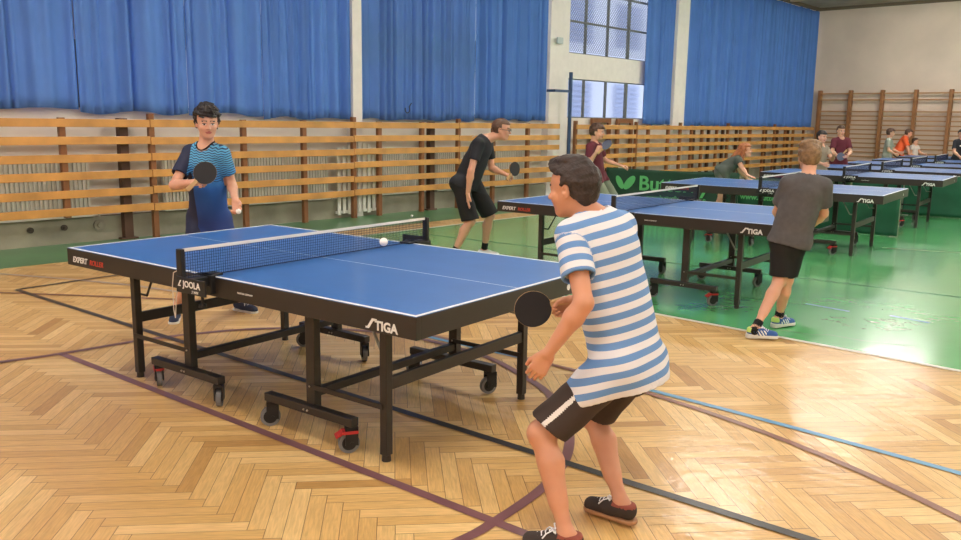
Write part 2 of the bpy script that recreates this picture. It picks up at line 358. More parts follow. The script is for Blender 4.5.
# ================================================================== ALONG THE WINDOW WALL
M_rail = mat('honey_varnished_pine_rail', (214, 156, 84), 0.4, noise=0.28, nscale=3.0, coat=0.2)
M_post = mat('brown_varnished_post', (136, 88, 52), 0.5, noise=0.2, nscale=4)
M_darkpost = mat('dark_brown_post', (84, 56, 40), 0.55, noise=0.2, nscale=4)
RZ = [0.40, 0.61, 0.825, 1.03, 1.23, 1.44]
SECT = [(-5.2, -0.9, (-4.2, -3.0, -1.8)), (-0.9, 5.05, (0.3, 1.5, 2.7, 4.0)), (5.05, 8.30, (6.4, 7.4)), (8.30, 10.64, (8.85, 9.79)), (10.64, 13.55, (11.6, 12.6)), (14.12, 16.4, (14.9, 15.7)),
        (16.45, 18.45, (17.0, 17.9)), (18.45, 21.0, (19.05, 19.6, 20.4)), (21.0, 24.0, (21.8, 22.4, 23.3)), (24.0, 26.9, (24.8, 25.4, 26.2))]
WHERE = ['beyond the left photo edge', 'at the far left', 'behind the player in the blue shirt', 'under the narrow white pillar', 'behind the crouching player in black',
         'behind the boy in maroon', 'above the green barrier', 'behind the red-haired girl', 'right of the red-haired girl', 'nearest to the far corner']
for (a, b, mids), wh in zip(SECT, WHERE):
    t = thing('rail_fence', 'six-rail pine wall guard, section ' + wh, 'wall rails', WP(a, 0, 0.09), WW)
    L = b - a
    for z in RZ:
        m = MB(); zz = z + random.uniform(-.008, .008); h = .094
        m.box(0.0, L - .012, -.016, .016, zz - h / 2, zz + h / 2); m.build('rail', M_rail, t, bevel=.004)
    for i, s in enumerate([a + .03] + list(mids)):
        bottom = .33 if abs(s - 4.0) < .01 else 0.0
        MB().box(s - a - .035, s - a + .035, .017, .085, bottom, 1.56 if i == 0 else 1.50).build('post', M_post, t, bevel=.004)
def dark_upright(s, lab):
    o = MB().box(-.055, .055, -.05, .05, 0, 1.50).box(-.11, .11, -.06, .035, 0, .025).build('upright', M_darkpost, bevel=.004)
    o.location = WP(s, 0, -0.042); o.rotation_euler = (0, 0, WW); tag(o, lab, 'post')
dark_upright(4.75, 'dark brown upright behind the wall rails left of the blue-shirted player')
dark_upright(10.08, 'dark brown upright behind the wall rails beside the player in black')
for s0, s1, zt, lab in ((15.0, 15.72, 1.62, 'brown wooden door frame behind the rails, behind the boy in maroon'), (15.98, 16.62, 1.62, 'brown wooden door frame behind the rails, right of the boy in maroon')):
    o = MB().box(s0, s0 + .09, 0, .06, 0, zt).box(s1 - .09, s1, 0, .06, 0, zt).box(s0 + .09, s1 - .09, 0, .06, zt - .09, zt).build('door_frame', M_post)
    o.matrix_world = Matrix.Translation(WN * (WD + 0.13)) @ HALL_M; tag(o, lab, 'door frame')
# extra thin frames behind the rails further on
for s in (19.3, 20.1, 20.9, 21.7, 22.5, 23.6, 24.4, 25.2):
    o = MB().box(-.04, .04, -.03, .03, 0, 1.42).build('wall_stud', M_darkpost); o.location = WP(s, 0, -0.035); o.rotation_euler = (0, 0, WW)
    tag(o, 'one of the dark uprights against the wall behind the rails, near the far corner', 'post', 'dark uprights behind the far rails')

# radiators behind the rails
M_rad = mat('white_radiator_enamel', (222, 220, 210), 0.45, noise=0.06)
def radiator(s0, s1, z0, z1, lab):
    t = thing('radiator', lab, 'radiator', WP(s0, 0, -0.10), WW); L = s1 - s0
    m = MB().box(0, L, .03, .08, z0, z1)
    n = int(L / .05)
    for i in range(n): m.box(i * L / n + .012, (i + 1) * L / n - .012, 0, .03, z0 + .03, z1 - .03)
    m.build('panel', M_rad, t)
    MB().box(-.02, L + .02, -.03, .09, z0 - .05, z0 - .005).build('shelf', M_rad, t)
    MB().path([(L, .05, z0 + .06), (L + .1, .05, z0 + .06), (L + .1, .05, 0.0)], .013).build('pipe', M_rad, t)
radiator(0.6, 4.35, .36, 1.02, 'long ribbed white radiator low behind the rails at the far left')
radiator(5.3, 7.95, .36, 1.0, 'ribbed white radiator behind the rails beside the blue-shirted player')
radiator(9.0, 9.9, .36, 1.0, 'short white radiator behind the rails between the narrow pillar and the dark upright')
radiator(10.3, 12.7, .36, 1.0, 'long ribbed white radiator behind the rails by the player in black')
radiator(19.0, 22.7, .36, 1.0, 'white radiator behind the rails beyond the red-haired girl')
# white guard at the pillar foot; slats stand in for diagonal shadow stripes
t = thing('shadow_stripe_guard', 'white guard at the foot of the narrow pillar, slats standing in for shadow stripes', 'guard', WP(8.05, 0, 0.0), WW)
m = MB()
for i in range(9): m.box(i * .1, i * .1 + .055, 0, .02, .06 + (i % 2) * .02, 1.18 - abs(i - 4) * .02)
m.build('slats', M_rad, t)

for z in (.08, .6, 1.02): MB().box(-.02, .88, .021, .05, z, z + .04).build('crosspiece', M_rad, t)
MB().path([(-.3, .03, 1.2), (.1, .03, 1.24), (.55, .03, 1.24), (1.0, .03, 1.18)], .014).build('pipe', M_rad, t)
# round valve on the plinth at the left
for s, z, lab in ((4.42, .2, 'round grey pipe flange low on the concrete plinth'), (3.62, .2, 'small dark rusty bolt plate on the concrete plinth, further left'), (4.0, .2, 'small dark rusty bolt plate on the concrete plinth, nearer the flange')):
    r = .07 if s > 4.3 else .035
    m = MB().tube((0, 0, 0), (0, -.03, 0), r, r, 20).tube((0, -.03, 0), (0, -.05, 0), r * .5, r * .45, 16); 
    o = m.build('pipe_flange', mat('aged_metal_%d' % int(s * 10), (140, 136, 122) if s > 4.3 else (74, 66, 56), 0.7, noise=.3)); o.location = WP(s, z, -0.099); o.rotation_euler = (0, 0, WW); tag(o, lab, 'flange')

# ---- curtains
def curtain_material(name, c, thin=.14):
    m = mat(name, c, 0.85, noise=0.08, nscale=2.5); nt = m.node_tree; b = nt.nodes['Principled BSDF']; out = nt.nodes['Material Output']
    tr = nt.nodes.new('ShaderNodeBsdfTranslucent'); tr.inputs[0].default_value = srgb(*c); mx = nt.nodes.new('ShaderNodeMixShader'); mx.inputs[0].default_value = thin
    
    nt.links.new(b.outputs[0], mx.inputs[1]); nt.links.new(tr.outputs[0], mx.inputs[2]); nt.links.new(mx.outputs[0], out.inputs[0]); return m
M_cur = curtain_material('blue_curtain_cloth', (98, 144, 224)); M_curE = curtain_material('thin_blue_curtain_cloth', (108, 150, 216), .36); M_cur2 = curtain_material('deeper_blue_curtain_cloth', (84, 128, 204), .04)
def curtain(s0, s1, zb, wl, amp, mtl, lab, ztop=5.02, seed=1, sag=0.012):
    rnd = random.Random(seed); L = s1 - s0; nx = int(L / .02); nz = 22; vs = []
    ph = []; x = 0
    comps = [(rnd.uniform(.75, 1.35) * wl, rnd.uniform(0, 6.28), rnd.uniform(.5, 1)) for _ in range(4)] + [(wl * rnd.uniform(2.5, 4), rnd.uniform(0, 6.28), 0.9)]
    for j in range(nz + 1):
        v = j / nz; 
        for i in range(nx + 1):
            u = i / nx * L; fl = 0
            jit = sum(a * wl * .55 * math.sin(2 * math.pi * u / (w * 2.7) + p + v * .4 * math.sin(p * 7)) for w, p, a in comps[:4]); am = .58 + .42 * math.sin(2 * math.pi * u / comps[4][0] + comps[4][1])
            ph_ = math.pi * (u + jit) / wl; fl = am * (.5 * (2 * abs(math.cos(ph_)) ** .6 - 1) + .6 * math.sin(2 * ph_ + .6)) + .3 * math.sin(2 * math.pi * (u * 1.9 + jit) / wl + 1.3)
            ed = min(1, u / .09, (L - u) / .09); fl *= max(0, ed)
            spread = 0.85 + 0.15 * (1 - v)
            bottom = zb + sag * math.sin(2 * math.pi * u / (wl * 3.2) + seed) + .012 * math.sin(u * 7 + seed)
            z = bottom + (ztop - bottom) * v
            vs.append((u, -fl * amp * spread, z))
    fs = [(j * (nx + 1) + i, j * (nx + 1) + i + 1, (j + 1) * (nx + 1) + i + 1, (j + 1) * (nx + 1) + i) for j in range(nz) for i in range(nx)]
    mb = MB(); mb.add(vs, fs, 0, True); o = mb.build('curtain', mtl); o.location = WP(s0, 0, -0.125); o.rotation_euler = (0, 0, WW)
    so = o.modifiers.new('cloth', 'SOLIDIFY'); so.thickness = .003; so.offset = 0
    return tag(o, lab, 'curtain', 'blue curtains')
curtain(-2.2, 1.96, 1.62, .36, .07, M_cur, 'blue curtain beyond the left edge of the photo', seed=11)
curtain(2.0, 4.28, 1.60, .34, .095, M_cur, 'blue curtain at the far left edge, before the bright slit', seed=2)
curtain(4.30, 5.695, 1.565, .27, .095, M_cur, 'blue curtain right of the bright slit, left of the blue-shirted player', seed=3)
curtain(5.70, 6.84, 1.565, .29, .095, M_cur, 'blue curtain hanging right above the blue-shirted player', seed=4)
curtain(6.845, 8.42, 1.53, .22, .09, M_cur, 'blue curtain just left of the narrow white pillar', seed=5)
curtain(8.62, 11.26, 1.53, .2, .085, M_curE, 'blue curtain right of the narrow pillar with daylight glowing through', seed=6)
curtain(11.27, 13.35, 1.55, .17, .09, M_cur2, 'blue curtain with narrow folds above the crouching player in black', seed=7)
curtain(17.0, 18.2, 1.50, .17, .09, M_cur2, 'narrow blue curtain between the open window and the third pillar', seed=8)
curtain(18.86, 22.6, 1.48, .17, .1, M_cur2, 'tightly folded blue curtain just right of the third pillar', seed=9)
curtain(22.64, 27.05, 1.46, .17, .1, M_cur2, 'tightly folded blue curtain reaching to the far corner', seed=10)
# black hook caught on the curtain hem
m = MB(); pts = [Vector((.05 * math.cos(a), 0, .06 * math.sin(a))) for a in [R(x) for x in range(-200, 60, 20)]]
m.path(pts, .008); m.path([pts[-1], pts[-1] + Vector((.05, 0, .06))], .008)
o = m.build('curtain_hook', mat('black_metal', (20, 20, 22), .4)); o.location = WP(9.42, 1.70, .09); o.rotation_euler = (0, 0, WW); tag(o, 'small black hook hanging on the glowing blue curtain', 'hook')

# ---- blue net post with bracket
M_bluepost = mat('dark_blue_painted_steel', (44, 74, 112), .4)
t = thing('net_post', 'dark blue steel volleyball post standing by the white pillar', 'post', WP(13.69, 0, .22), WW)
MB().tube((0, 0, 0), (0, 0, 2.50), .038, .038, 20).tube((0, 0, 0), (0, 0, .02), .12, .12, 20).build('pole', M_bluepost, t)
MB().bar((0, .0, 2.13), (-.52, .0, 2.13), .03, .05).bar((-.5, 0, 2.13), (-.5, .2, 2.13), .03, .05).build('bracket', M_bluepost, t)
o = MB().box(0, .18, 0, .03, 0, .12).build('switch_box', M_bluegrey); o.location = WP(13.5, 3.05, .01); o.rotation_euler = (0, 0, WW); tag(o, 'small pale switch box high on the white pillar', 'switch box')

# ---- wall bars on the end wall
M_bar = mat('aged_varnished_beech', (150, 102, 60), .5, noise=.2, nscale=3); M_rung = mat('worn_beech_rung', (172, 130, 86), .5, noise=.15, nscale=3)
wb = thing('wall_bars', 'tall wooden wall bars mounted on the beige end wall', 'wall bars', WP(S_END, 0, 0.14), WW)
posts = [i * .93 for i in range(7)]
for x in posts: MB().box(-.22, -.04, -x - .045, -x + .045, 0, 2.62).build('post', M_bar, wb, bevel=.006)
zs = [2.52, 2.33] + [1.98 - .136 * i for i in range(14)]
for i in range(6):
    for z in zs: MB().bar((-.13, -posts[i] - .045, z), (-.13, -posts[i + 1] + .045, z), .03, .04).build('rung', M_rung, wb)
# ================================================================== TABLES
M_top = mat('blue_table_tennis_surface', (52, 106, 176), 0.42, noise=0.06, nscale=5, coat=0.15)
M_tline = mat('white_table_line', (228, 232, 236), 0.45)
M_blk = mat('black_powder_coated_steel', (44, 38, 34), 0.42, noise=0.1)
M_plastic = mat('black_plastic', (24, 24, 25), 0.45)
M_tyre = mat('grey_rubber_tyre', (112, 112, 112), 0.6)
M_red = mat('red_plastic_brake', (176, 44, 44), 0.4)
M_bolt = mat('bright_steel_bolt', (190, 185, 175), 0.3, metal=1.0)
M_print = mat('white_print', (232, 232, 228), 0.5); M_printred = mat('red_print', (206, 66, 48), 0.5); M_printgreen = mat('light_green_print', (96, 184, 112), 0.6)
M_cord = mat('pale_steel_brace', (150, 150, 140), .4, metal=.6)
M_net = mat('dark_blue_net_cord', (30, 40, 66), 0.8); M_tape = mat('white_net_tape', (220, 218, 212), 0.7)
TL, TW, TH = 2.74, 1.525, 0.76
def lettering(name, txt, size, m, parent, M, shear=0.0, bold=0.0):
    o = link(name, text_mesh(txt, size, m, 0.0006, shear, bold), parent); o.matrix_local = M; return o
def make_table(detail=True):
    t = thing('table_tennis_table', 'blue table tennis table', 'table', (0, 0, 0), 0)
    for h in (0, 1):
        u0, u1 = (0.0, TL / 2 - .002) if h == 0 else (TL / 2 + .002, TL)
        m = MB().box(u0, u1, 0, TW, TH - .022, TH, 0)
        e, w, zt = .0006, .02, TH + .0006
        m.box(u0, u1, 0, w, TH, zt, 1); m.box(u0, u1, TW - w, TW, TH, zt, 1)
        (m.box(0, w, w, TW - w, TH, zt, 1) if h == 0 else m.box(TL - w, TL, w, TW - w, TH, zt, 1))
        m.box(u0 + (w if h == 0 else 0), u1 - (w if h else 0), TW / 2 - .0015, TW / 2 + .0015, TH, zt, 1)
        # white edging seen from the side
        m.build('tabletop', [M_top, M_tline], t)
        za, zb = TH - .1, TH - .003; a = MB(); k = .003
        a.box(u0 - (k if h == 0 else 0), u1 + (k if h else 0), -k, .027, za, zb).box(u0 - (k if h == 0 else 0), u1 + (k if h else 0), TW - .027, TW + k, za, zb)
        if h == 0: a.box(-k, .027, .027, TW - .027, za, zb); a.box(u1 - .03, u1, .027, TW - .027, TH - .06, zb)
        else: a.box(TL - .027, TL + k, .027, TW - .027, za, zb); a.box(u0, u0 + .03, .027, TW - .027, TH - .06, zb)
        a.build('apron', M_blk, t, bevel=.002)
        s = 1 if h == 0 else -1; ends = 0.0 if h == 0 else TL
        ul = (.41, 2.41)[h]; uu = (.93, 1.93)[h]
        for v in (.175, 1.285):
            l = MB().box(ul - .021, ul + .021, v - .021, v + .021, .03, TH - .1); l.tube((ul, v, 0), (ul, v, .035), .022, .02, 14); lg = l.build('leg', M_blk, t, bevel=.003)
            u2 = MB().box(uu - .03, uu + .03, v - .022, v + .022, .14, TH - .1).build('upright', M_blk, t, bevel=.003)
            bm = MB().box(uu - .31, uu + .31, v - .024 - .03, v + .024 - .03, .13, .172).build('wheel_beam', M_blk, t, bevel=.003)
            for q in ((uu - .012, v - .056, .15), (uu + .012, v - .056, .15), (uu, v - .026, .262)): MB().sphere(q, .006, 8).build('bolt', M_bolt, bm)
            MB().bar((ul, v - .024, .262), (uu, v - .024, .262), .006, .024).build('link_bar', M_blk, t)
            for wi, du in enumerate((-.275, .285)):
                cx = uu + du; cy = v - .03; ang = {(0, 0, 0): -.5, (0, 0, 1): -.8, (1, 0, 0): .85, (1, 0, 1): .95, (0, 1, 0): .5, (0, 1, 1): -.6, (1, 1, 0): .4, (1, 1, 1): 1.15}[(h, int(v > .7), wi)]
                ca, sa = math.cos(ang), math.sin(ang)
                Mx = Matrix(((ca, -sa, 0, cx), (sa, ca, 0, cy), (0, 0, 1, 0), (0, 0, 0, 1)))
                f = MB(); f.box(-.03, .03, -.024, -.016, .04, .128, 0, Mx).box(-.03, .03, .016, .024, .04, .128, 0, Mx).box(-.03, .03, -.024, .024, .112, .13, 0, Mx)
                f.tube(Mx @ Vector((0, -.026, .05)), Mx @ Vector((0, .026, .05)), .01, .01, 10)
                cst = f.build('caster', M_plastic, t)
                wh = MB()
                wh.tube(Mx @ Vector((-.012, -.013, .05)), Mx @ Vector((-.012, .013, .05)), .05, .05, 24, 0); wh.tube(Mx @ Vector((-.012, -.0145, .05)), Mx @ Vector((-.012, .0145, .05)), .034, .034, 20, 1)
                wh.build('wheel', [M_tyre, M_plastic], cst)
                if v < .7 and wi == h:
                    MB().box(-.045, .03, -.028, .028, .098, .112, 0, Mx).bar(Mx @ Vector((-.04, 0, .105)), Mx @ Vector((-.075, 0, .085)), .05, .01).build('brake', M_red, cst)
        MB().box(ul - .013, ul + .013, .196, 1.264, .335, .395).build('leg_crossbar', M_blk, t, bevel=.003)
        MB().box(uu - .02, uu + .02, .197, 1.263, .205, .245).build('trolley_crossbar', M_blk, t, bevel=.003)
        for v in (.21, 1.25):
            MB().path([(ul + s * .0, v, .50), (ul + s * .06, v, .50), (ul + s * .16, v, TH - .09)], .007, 8).build('brace', M_blk if h == 0 else M_cord, t)
    # net with posts
    for v, sg in ((0, -1), (TW, 1)):
        m = MB(); y0 = v + sg * .1525; u = TL / 2
        m.box(u - .02, u + .02, y0 - .012, y0 + .012, TH - .05, TH + .1525); m.box(u - .05, u + .05, min(v - sg * .03, y0), max(v - sg * .03, y0), TH + .001, TH + .014) if False else None
        m.bar((u, y0, TH - .02), (u, v, TH - .02), .09, .05); m.box(*((u - .012, u + .215, -.1755, -.1645) if v == 0 else (u - .215, u + .012, TW + .1645, TW + .1755)), TH - .055, TH + .022); m.box(u - .06, u + .06, min(v, v + sg * .03), max(v, v + sg * .03), TH - .085, TH + .012)
        m.box(u - .04, u + .04, min(v + sg * .03, v - sg * .06), max(v + sg * .03, v - sg * .06), TH + .0007, TH + .012)
        post = m.build('net_post', M_plastic, t, bevel=.003)
        MB().tube((u, v + sg * .04, TH - .15), (u, v + sg * .04, TH - .085), .008, .008, 10).tube((u, v + sg * .04, TH - .155), (u, v + sg * .04, TH - .14), .02, .02, 12).build('clamp_screw', M_plastic, post)
    n = MB(); y0, y1 = -.14, TW + .14; u = TL / 2
    q = int((y1 - y0) / .0135)
    for i in range(q + 1): y = y0 + (y1 - y0) * i / q; n.box(u - .0007, u + .0007, y - .0009, y + .0009, TH + .004, TH + .140)
    for i in range(10): z = TH + .006 + i * .0142; n.box(u - .0007, u + .0007, y0, y1, z - .0009, z + .0009)
    n.box(u - .0015, u + .0015, y0, y1, TH + .002, TH + .007)
    net = n.build('net', M_net, t)
    MB().box(u - .003, u + .003, y0, y1, TH + .137, TH + .1525).build('tape', M_tape, net)
    # printing on the long near side (faces -v)
    F0 = lambda u, z: frame((u, -.0042, z), (1, 0, 0), (0, 0, 1), (0, -1, 0))
    lettering('lettering', 'EXPERT', .046, M_print, t, F0(.06, .684), 0.25, .0012); lettering('lettering', 'ROLLER', .042, M_printred, t, F0(.245, .684), 0.2, .0006)
    sl = MB(); P = lambda pts, zz=0.0: [(x, z) for x, z in pts]
    # slanted stroke with hooks that opens the word
    sh = [(0, 0), (.02, 0), (.046, .036), (.066, .036), (.066, .046), (.038, .046), (.01, .008), (0, .008)]
    sl.poly(sh, 0, .0006); so = sl.build('lettering', M_print, t); so.matrix_local = F0(2.46, .672)
    lettering('lettering', 'TIGA', .056, M_print, t, F0(2.515, .672), 0, .002)
    lettering('lettering', 'JOOLA', .044, M_print, t, frame((TL / 2 + .045, -.1763, .737), (1, 0, 0), (0, 0, 1), (0, -1, 0)), 0.0, .001).scale = (1, 1, 1)
    tri = MB().poly([(0, 0), (.024, 0), (.024, .006), (.014, .006), (.03, .03), (.02, .03)], 0, .0006).build('lettering', M_print, t); tri.matrix_local = frame((TL / 2 + .003, -.1763, .737), (1, 0, 0), (0, 0, 1), (0, -1, 0))
    lettering('lettering', '2 WM', .02, M_print, t, frame((TL / 2 + .11, -.1763, .712), (1, 0, 0), (0, 0, 1), (0, -1, 0)), 0.3)
    lettering('lettering', 'MADE IN GERMANY', .013, M_print, t, F0(1.60, .700))
    # far side of the net clamp
    lettering('lettering', 'JOOLA', .044, M_print, t, frame((TL / 2 - .045, TW + .1763, .737), (-1, 0, 0), (0, 0, 1), (0, 1, 0)), 0.0, .001)
    # round badge on the end apron
    MB().tube((TL + .003, 1.2, .70), (TL + .0042, 1.2, .70), .016, .016, 20).build('badge', M_print, t)
    return t
TABLES = [(-2.462, 4.901, -36.4, 'nearest blue table tennis table, standing on the parquet'),
          (0.16, 8.25, -37.2, 'second blue table from the front, on the green court behind the striped-shirt boy'),
          (2.403, 11.192, -36.3, 'third blue table from the front, partly hidden by the boy in grey'),
          (4.70, 14.16, -36.3, 'fourth blue table from the front, its corner reaching the right of the photo'),
          (6.24, 16.15, -36.3, 'fifth blue table from the front, behind the fourth'),
          (7.76, 18.12, -36.3, 'sixth blue table from the front, in front of the small group'),
          (9.35, 20.17, -36.3, 'seventh blue table from the front, beside the youth in the black printed shirt'),
          (11.08, 22.42, -36.3, 'farthest blue table, nearest the wall bars')]
tab0 = make_table()
for i, (x, y, a, lab) in enumerate(TABLES):
    o = tab0 if i == 0 else copy_tree(tab0)
    o.location = (x, y, 0); o.rotation_euler = (0, 0, R(a)); o['label'] = lab; o['group'] = 'table tennis tables in a row'
# string hanging at the near net clamp
c0 = tab0
st = MB().path([(1.33, -.15, .80), (1.31, -.155, .79), (1.295, -.155, .72), (1.29, -.15, .60), (1.30, -.15, .56), (1.315, -.15, .66), (1.335, -.14, .76)], .0025, 6).build('measuring_string', mat('white_cotton_string', (215, 205, 190), .8), c0)

# ================================================================== GREEN BARRIERS
M_barrier = mat('dark_green_barrier_cloth', (24, 66, 46), 0.7, noise=0.2, nscale=4, bump=.1, bscale=8)
M_barrier2 = mat('mid_green_barrier_cloth', (30, 94, 68), 0.65, noise=0.2, nscale=4)
def barrier(p0, p1, m, lab, logo=False, small=None, h=.73):
    p0, p1 = Vector((*p0, 0)), Vector((*p1, 0)); d = p1 - p0; L = d.length; ang = math.atan2(d.y, d.x)
    t = thing('court_barrier', lab, 'barrier', p0, ang, 'green court barriers')
    n = 40; vs = []
    for j in range(13):
        for i in range(n + 1):
            u = i / n * L; z = .02 + (h - .02) * j / 12 - (.02 * math.sin(math.pi * i / n) if j == 12 else 0)
            vs.append((u, .012 * math.sin(u * 9 + j * .3) * math.sin(math.pi * j / 12) - .0, z))
    fs = [(j * (n + 1) + i, j * (n + 1) + i + 1, (j + 1) * (n + 1) + i + 1, (j + 1) * (n + 1) + i) for j in range(12) for i in range(n)]
    sm = MB(); sm.add(vs, fs, 0, True); o = sm.build('cloth', m, t); s = o.modifiers.new('cloth', 'SOLIDIFY'); s.thickness = .004; s.offset = 0
    fr = MB()
    for x in (0, L): fr.tube((x, .02, 0), (x, .02, h), .009, .009, 8); fr.box(x - .1 if x else 0, x if x else .1, -.005, .045, 0, .012)
    fr.build('frame', M_cord, t)
    F1 = lambda u, z: frame((u, -.018, z), (1, 0, 0), (0, 0, 1), (0, -1, 0))
    if logo:
        lo = MB()
        for cx, rot, w, hh in ((.27, 28, .055, .13), (.45, -38, .07, .15)):
            pts = [(cx + w * math.cos(a) * math.cos(R(rot)) - hh * math.sin(a) * math.sin(R(rot)), .47 + w * math.cos(a) * math.sin(R(rot)) + hh * math.sin(a) * math.cos(R(rot))) for a in [2 * math.pi * k / 28 for k in range(28)]]
            lo.poly(pts, 0, .002)
        e = lo.build('emblem', M_printgreen, t); e.matrix_local = F1(0, 0)
        lettering('lettering', 'Butterfly', .36, M_printgreen, t, F1(.62, .35), 0, .008)
    if small: lettering('lettering', small[0], small[1], M_printgreen, t, F1(small[2], small[3]), 0, .003)
    return t
barrier((2.28, 15.37), (4.40, 14.30), M_barrier, 'dark green barrier with white butterfly emblem and large word behind the second table', True, ('www.butterfly-world.com', .10, .78, .20))
barrier((4.01, 13.05), (5.87, 11.68), M_barrier2, 'low green barrier with web address seen beneath the third table', False, ('www.butterfly.com', .12, .04, .40), h=.62)
ev4 = Vector((.592, .806)); eu4 = Vector((.806, -.592)); b4 = Vector((4.70, 14.16))
q0 = b4 + eu4 * 1.0 + ev4 * 2.15; q1 = b4 + eu4 * 1.85 + ev4 * 2.15; q2 = b4 + eu4 * 2.95 + ev4 * 2.15
barrier(q0[:], q1[:], M_barrier2, 'plain green barrier behind the fourth table, left half', h=.73)
barrier((q1 + eu4 * .02)[:], q2[:], M_barrier2, 'plain green barrier behind the fourth table, right half', h=.73)

# ================================================================== BALLS
M_ball = mat('white_celluloid_ball', (245, 242, 238), 0.35)
def ball(p, lab):
    o = MB().sphere((0, 0, 0), .02, 20).build('table_tennis_ball', M_ball); o.location = p; return tag(o, lab, 'ball')
ball((-0.46, 3.9, 0.972), 'white ball in flight just above the net of the nearest table')
ball((-1.11, 13.24, .022), 'white ball lying on the green floor near the wall rails')
# ================================================================== PEOPLE: one distance field per figure, meshed as one continuous surface
def V3(*a): return np.array(a, dtype=np.float64)
def nrm(v): v = np.asarray(v, float); return v / np.linalg.norm(v)
def cone(P, a, b, ra, rb):
    a = np.asarray(a, float); b = np.asarray(b, float); ab = b - a; t = np.clip(((P - a) @ ab) / (ab @ ab), 0, 1)
    return np.linalg.norm(P - a - t[:, None] * ab, axis=1) - (ra + (rb - ra) * t)
def ell(P, c, ax, r):                     # ellipsoid, ax = 3 row axes
    q = (P - c) @ np.asarray(ax).T / np.asarray(r); k0 = np.linalg.norm(q, axis=1); k1 = np.linalg.norm(q / np.asarray(r), axis=1)
    return k0 * (k0 - 1.0) / np.maximum(k1, 1e-6)
def fcone(P, a, b, ra, rb, front, fl):    # cone flattened along 'front'
    front = np.asarray(front); m = (a + b) / 2
    s = lambda X: X + np.outer((X - m) @ front, front) * (1 / fl - 1)
    return cone(s(P), s(a[None])[0], s(b[None])[0], ra, rb) * (0.5 + 0.5 * fl)
def smin(a, b, k):
    h = np.clip(.5 + .5 * (b - a) / k, 0, 1); return b * (1 - h) + a * h - k * h * (1 - h)
def smax(a, b, k): return -smin(-a, -b, k)
_rng = np.random.RandomState(5); _ND = _rng.normal(size=(14, 3)); _NP = _rng.uniform(0, 6.28, 14)
def wob(P, f):                            # cheap smooth noise in -1..1
    s = 0
    for i in range(7):
        d = _ND[i] * f; e = _ND[(i + 5) % 14] * f * .6
        s = s + np.sin(P @ d + _NP[i] + 1.3 * np.sin(P @ e + _NP[i + 7]))
    return s / 4.0
def surf(f, lo, hi, h):
    lo = np.asarray(lo, float); hi = np.asarray(hi, float); B = 10
    n = (np.ceil((hi - lo) / h / B).astype(int)) * B; n = np.maximum(n, B)
    nb = n // B; V = np.empty(n, np.float32)
    bi = np.stack(np.meshgrid(*[np.arange(k) for k in nb], indexing='ij'), -1).reshape(-1, 3)
    cen = lo + (bi * B + (B - 1) / 2) * h; dc = f(cen); rad = h * B * .87 * 1.25 + .02
    loc = np.stack(np.meshgrid(*[np.arange(B)] * 3, indexing='ij'), -1).reshape(-1, 3)
    act = np.abs(dc) < rad
    for q, d in zip(bi[~act], dc[~act]): V[q[0] * B:q[0] * B + B, q[1] * B:q[1] * B + B, q[2] * B:q[2] * B + B] = d
    A = bi[act]
    for i in range(0, len(A), 60):
        a = A[i:i + 60]; P = (lo + (a[:, None] * B + loc[None]) * h).reshape(-1, 3); d = f(P).reshape(len(a), B, B, B)
        for q, dd in zip(a, d): V[q[0] * B:q[0] * B + B, q[1] * B:q[1] * B + B, q[2] * B:q[2] * B + B] = dd
    S = V < 0; c = np.zeros(n - 1, np.int8); offs = [(i, j, k) for i in (0, 1) for j in (0, 1) for k in (0, 1)]
    for i, j, k in offs: c += S[i:n[0] - 1 + i, j:n[1] - 1 + j, k:n[2] - 1 + k]
    mixed = (c > 0) & (c < 8); idx = -np.ones(n - 1, np.int64); cells = np.argwhere(mixed); idx[mixed] = np.arange(len(cells))
    cv = np.stack([V[cells[:, 0] + i, cells[:, 1] + j, cells[:, 2] + k] for i, j, k in offs], 1); o = np.array(offs, float)
    acc = np.zeros((len(cells), 3)); cnt = np.zeros(len(cells))
    for a in range(8):
        for b in range(a + 1, 8):
            if np.abs(o[a] - o[b]).sum() != 1: continue
            va, vb = cv[:, a], cv[:, b]; m = (va < 0) != (vb < 0); t = np.where(m, va / np.where(m, va - vb, 1), 0)
            acc += np.where(m[:, None], o[a] + (o[b] - o[a]) * t[:, None], 0); cnt += m
    verts = lo + (cells + acc / cnt[:, None]) * h; faces = []
    for ax in range(3):
        u, v = [(1, 2), (2, 0), (0, 1)][ax]
        s0 = [slice(None)] * 3; s1 = [slice(None)] * 3; s0[ax] = slice(0, -1); s1[ax] = slice(1, None)
        E = S[tuple(s0)] != S[tuple(s1)]; inside = S[tuple(s0)]; e = np.argwhere(E)
        ok = (e[:, u] > 0) & (e[:, v] > 0) & (e[:, u] < n[u] - 1) & (e[:, v] < n[v] - 1) & (e[:, ax] < n[ax] - 1); e = e[ok]
        def cell(du, dv):
            q = e.copy(); q[:, u] -= du; q[:, v] -= dv; return idx[q[:, 0], q[:, 1], q[:, 2]]
        f4 = np.stack([cell(1, 1), cell(0, 1), cell(0, 0), cell(1, 0)], 1); fl = ~inside[e[:, 0], e[:, 1], e[:, 2]]; f4[fl] = f4[fl][:, ::-1]
        faces.append(f4[(f4 >= 0).all(1)])
    return verts, np.concatenate(faces)
